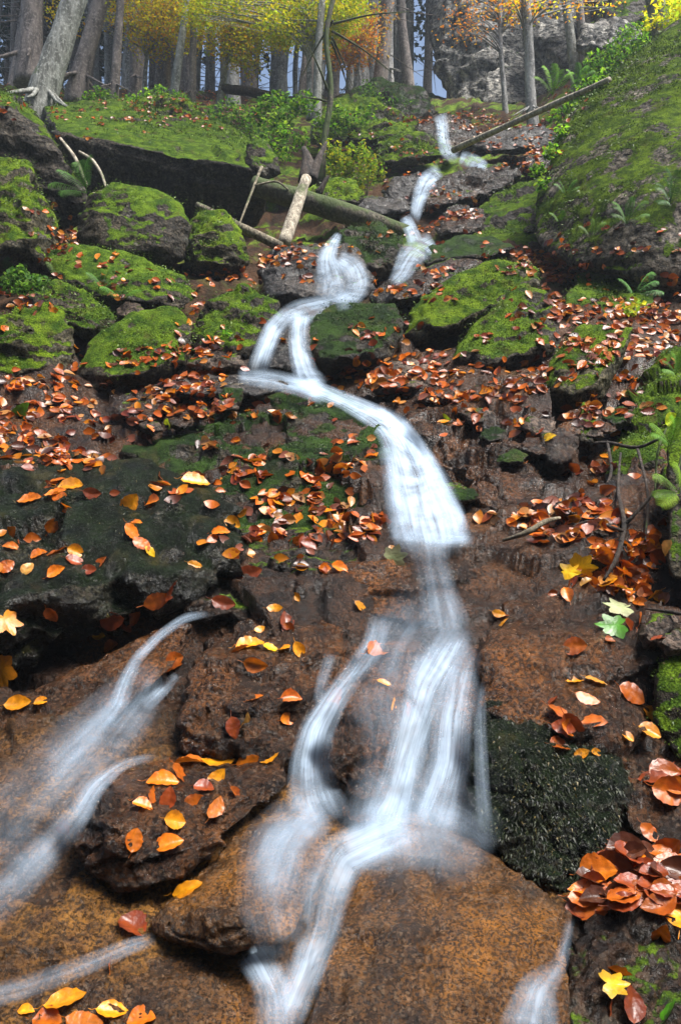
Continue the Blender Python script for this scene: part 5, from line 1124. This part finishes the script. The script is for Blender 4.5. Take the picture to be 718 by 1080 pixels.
for _ in range(900):
    px = RF.uniform(-30, 480 if RF.random() < .85 else 720); Y = RF.uniform(17, 52) if px < 470 else RF.uniform(24, 52); x = (px - CX) / FPX * Y
    if px > 452 and Y < 26: continue
    if any((x - a_) ** 2 + (Y - b_) ** 2 < (1.15 if Y < 30 else 2.4) ** 2 for a_, b_, _ in cand): continue
    z = ground_z(x, Y)
    if z is None: continue
    cand.append((x, Y, z))
cand.sort(key=lambda c: c[1])
nx = 0
def side(px):
    return 'far left' if px < 100 else 'left' if px < 220 else 'centre left' if px < 320 else 'centre' if px < 400 else 'centre right' if px < 480 else 'right'
rows_ = defaultdict(list)
for i, (x, Y, z) in enumerate(cand[:72]):
    k = RF.randrange(4); root = empty('spruce_tree', (x, Y, z - .1)); root.rotation_euler.z = RF.uniform(0, 6.28); s = RF.uniform(.75, 1.15); root.scale = (s, s, s)
    link('trunk', protos[k][0], root); link('crown', protos[k][1], root)
    rows_[(('pale' if k % 2 else 'dark'), side(CX + x / Y * FPX), 'near' if Y < 26 else 'mid' if Y < 36 else 'far')].append((CX + x / Y * FPX, root))
for (c_, s_, d_), ls in rows_.items():
    ls.sort(key=lambda q: q[0])
    for i, (_, r) in enumerate(ls):
        tag(r, f"{ORD[i] + ' ' if len(ls) > 1 else ''}{c_} spruce trunk{' from the left' if len(ls) > 1 else ''} in the {d_} rank of forest at {s_}", 'tree', 'spruces in the misty forest')

# ------------------------------------------------------------------ water last (it lies on everything)
WATER_HIDE = []
bpy.context.view_layer.update(); 
for o in SC.objects: pass
DG = bpy.context.evaluated_depsgraph_get()
_skip = set(id(l[0]) for l in LEAVES)
def cast(px, py):
    dx, dy, dz = dirs(px, py); d = Vector((float(dx), float(dy), float(dz))).normalized(); org = O0.copy()
    for _ in range(8):
        ok, loc, nor, _i, ob, _m = SC.ray_cast(DG, org, d, distance=200)
        if not ok: return None
        if ob.name.startswith(('boulder', 'rock', 'stone', 'hillside', 'cliff')): return loc, nor, ob
        org = loc + d * .003
    return None
ws = []
for i, f in enumerate(FLOWS):
    f = dict(f); f.setdefault('seed', i); ws.append(f)
for f in ws: flow(**f)

# ------------------------------------------------------------------ the misty air of the forest
def haze():
    bm = bmesh.new(); bmesh.ops.create_cube(bm, size=1); me = bpy.data.meshes.new('haze'); bm.to_mesh(me); bm.free()
    m = bpy.data.materials.new('misty_air'); m.use_nodes = True; t = m.node_tree
    t.nodes.remove(t.nodes['Principled BSDF']); v = t.nodes.new('ShaderNodeVolumePrincipled')
    v.inputs['Color'].default_value = (.78, .88, 1, 1); v.inputs['Density'].default_value = .0022; v.inputs['Anisotropy'].default_value = .2
    t.links.new(v.outputs[0], t.nodes['Material Output'].inputs['Volume']); me.materials.append(m)
    lo = [1e9] * 3; hi = [-1e9] * 3
    for o in SC.objects:
        if o.type != 'MESH': continue
        for c in o.bound_box:
            p = o.matrix_world @ Vector(c)
            for k in range(3): lo[k] = min(lo[k], p[k]); hi[k] = max(hi[k], p[k])
    o = link('haze', me); o.location = [(a + b) / 2 for a, b in zip(lo, hi)]; o.scale = [b - a + 4 for a, b in zip(lo, hi)]
    tag(o, 'pale blue mist hanging between the forest trunks', 'haze', kind='stuff')
bpy.context.view_layer.update(); haze()
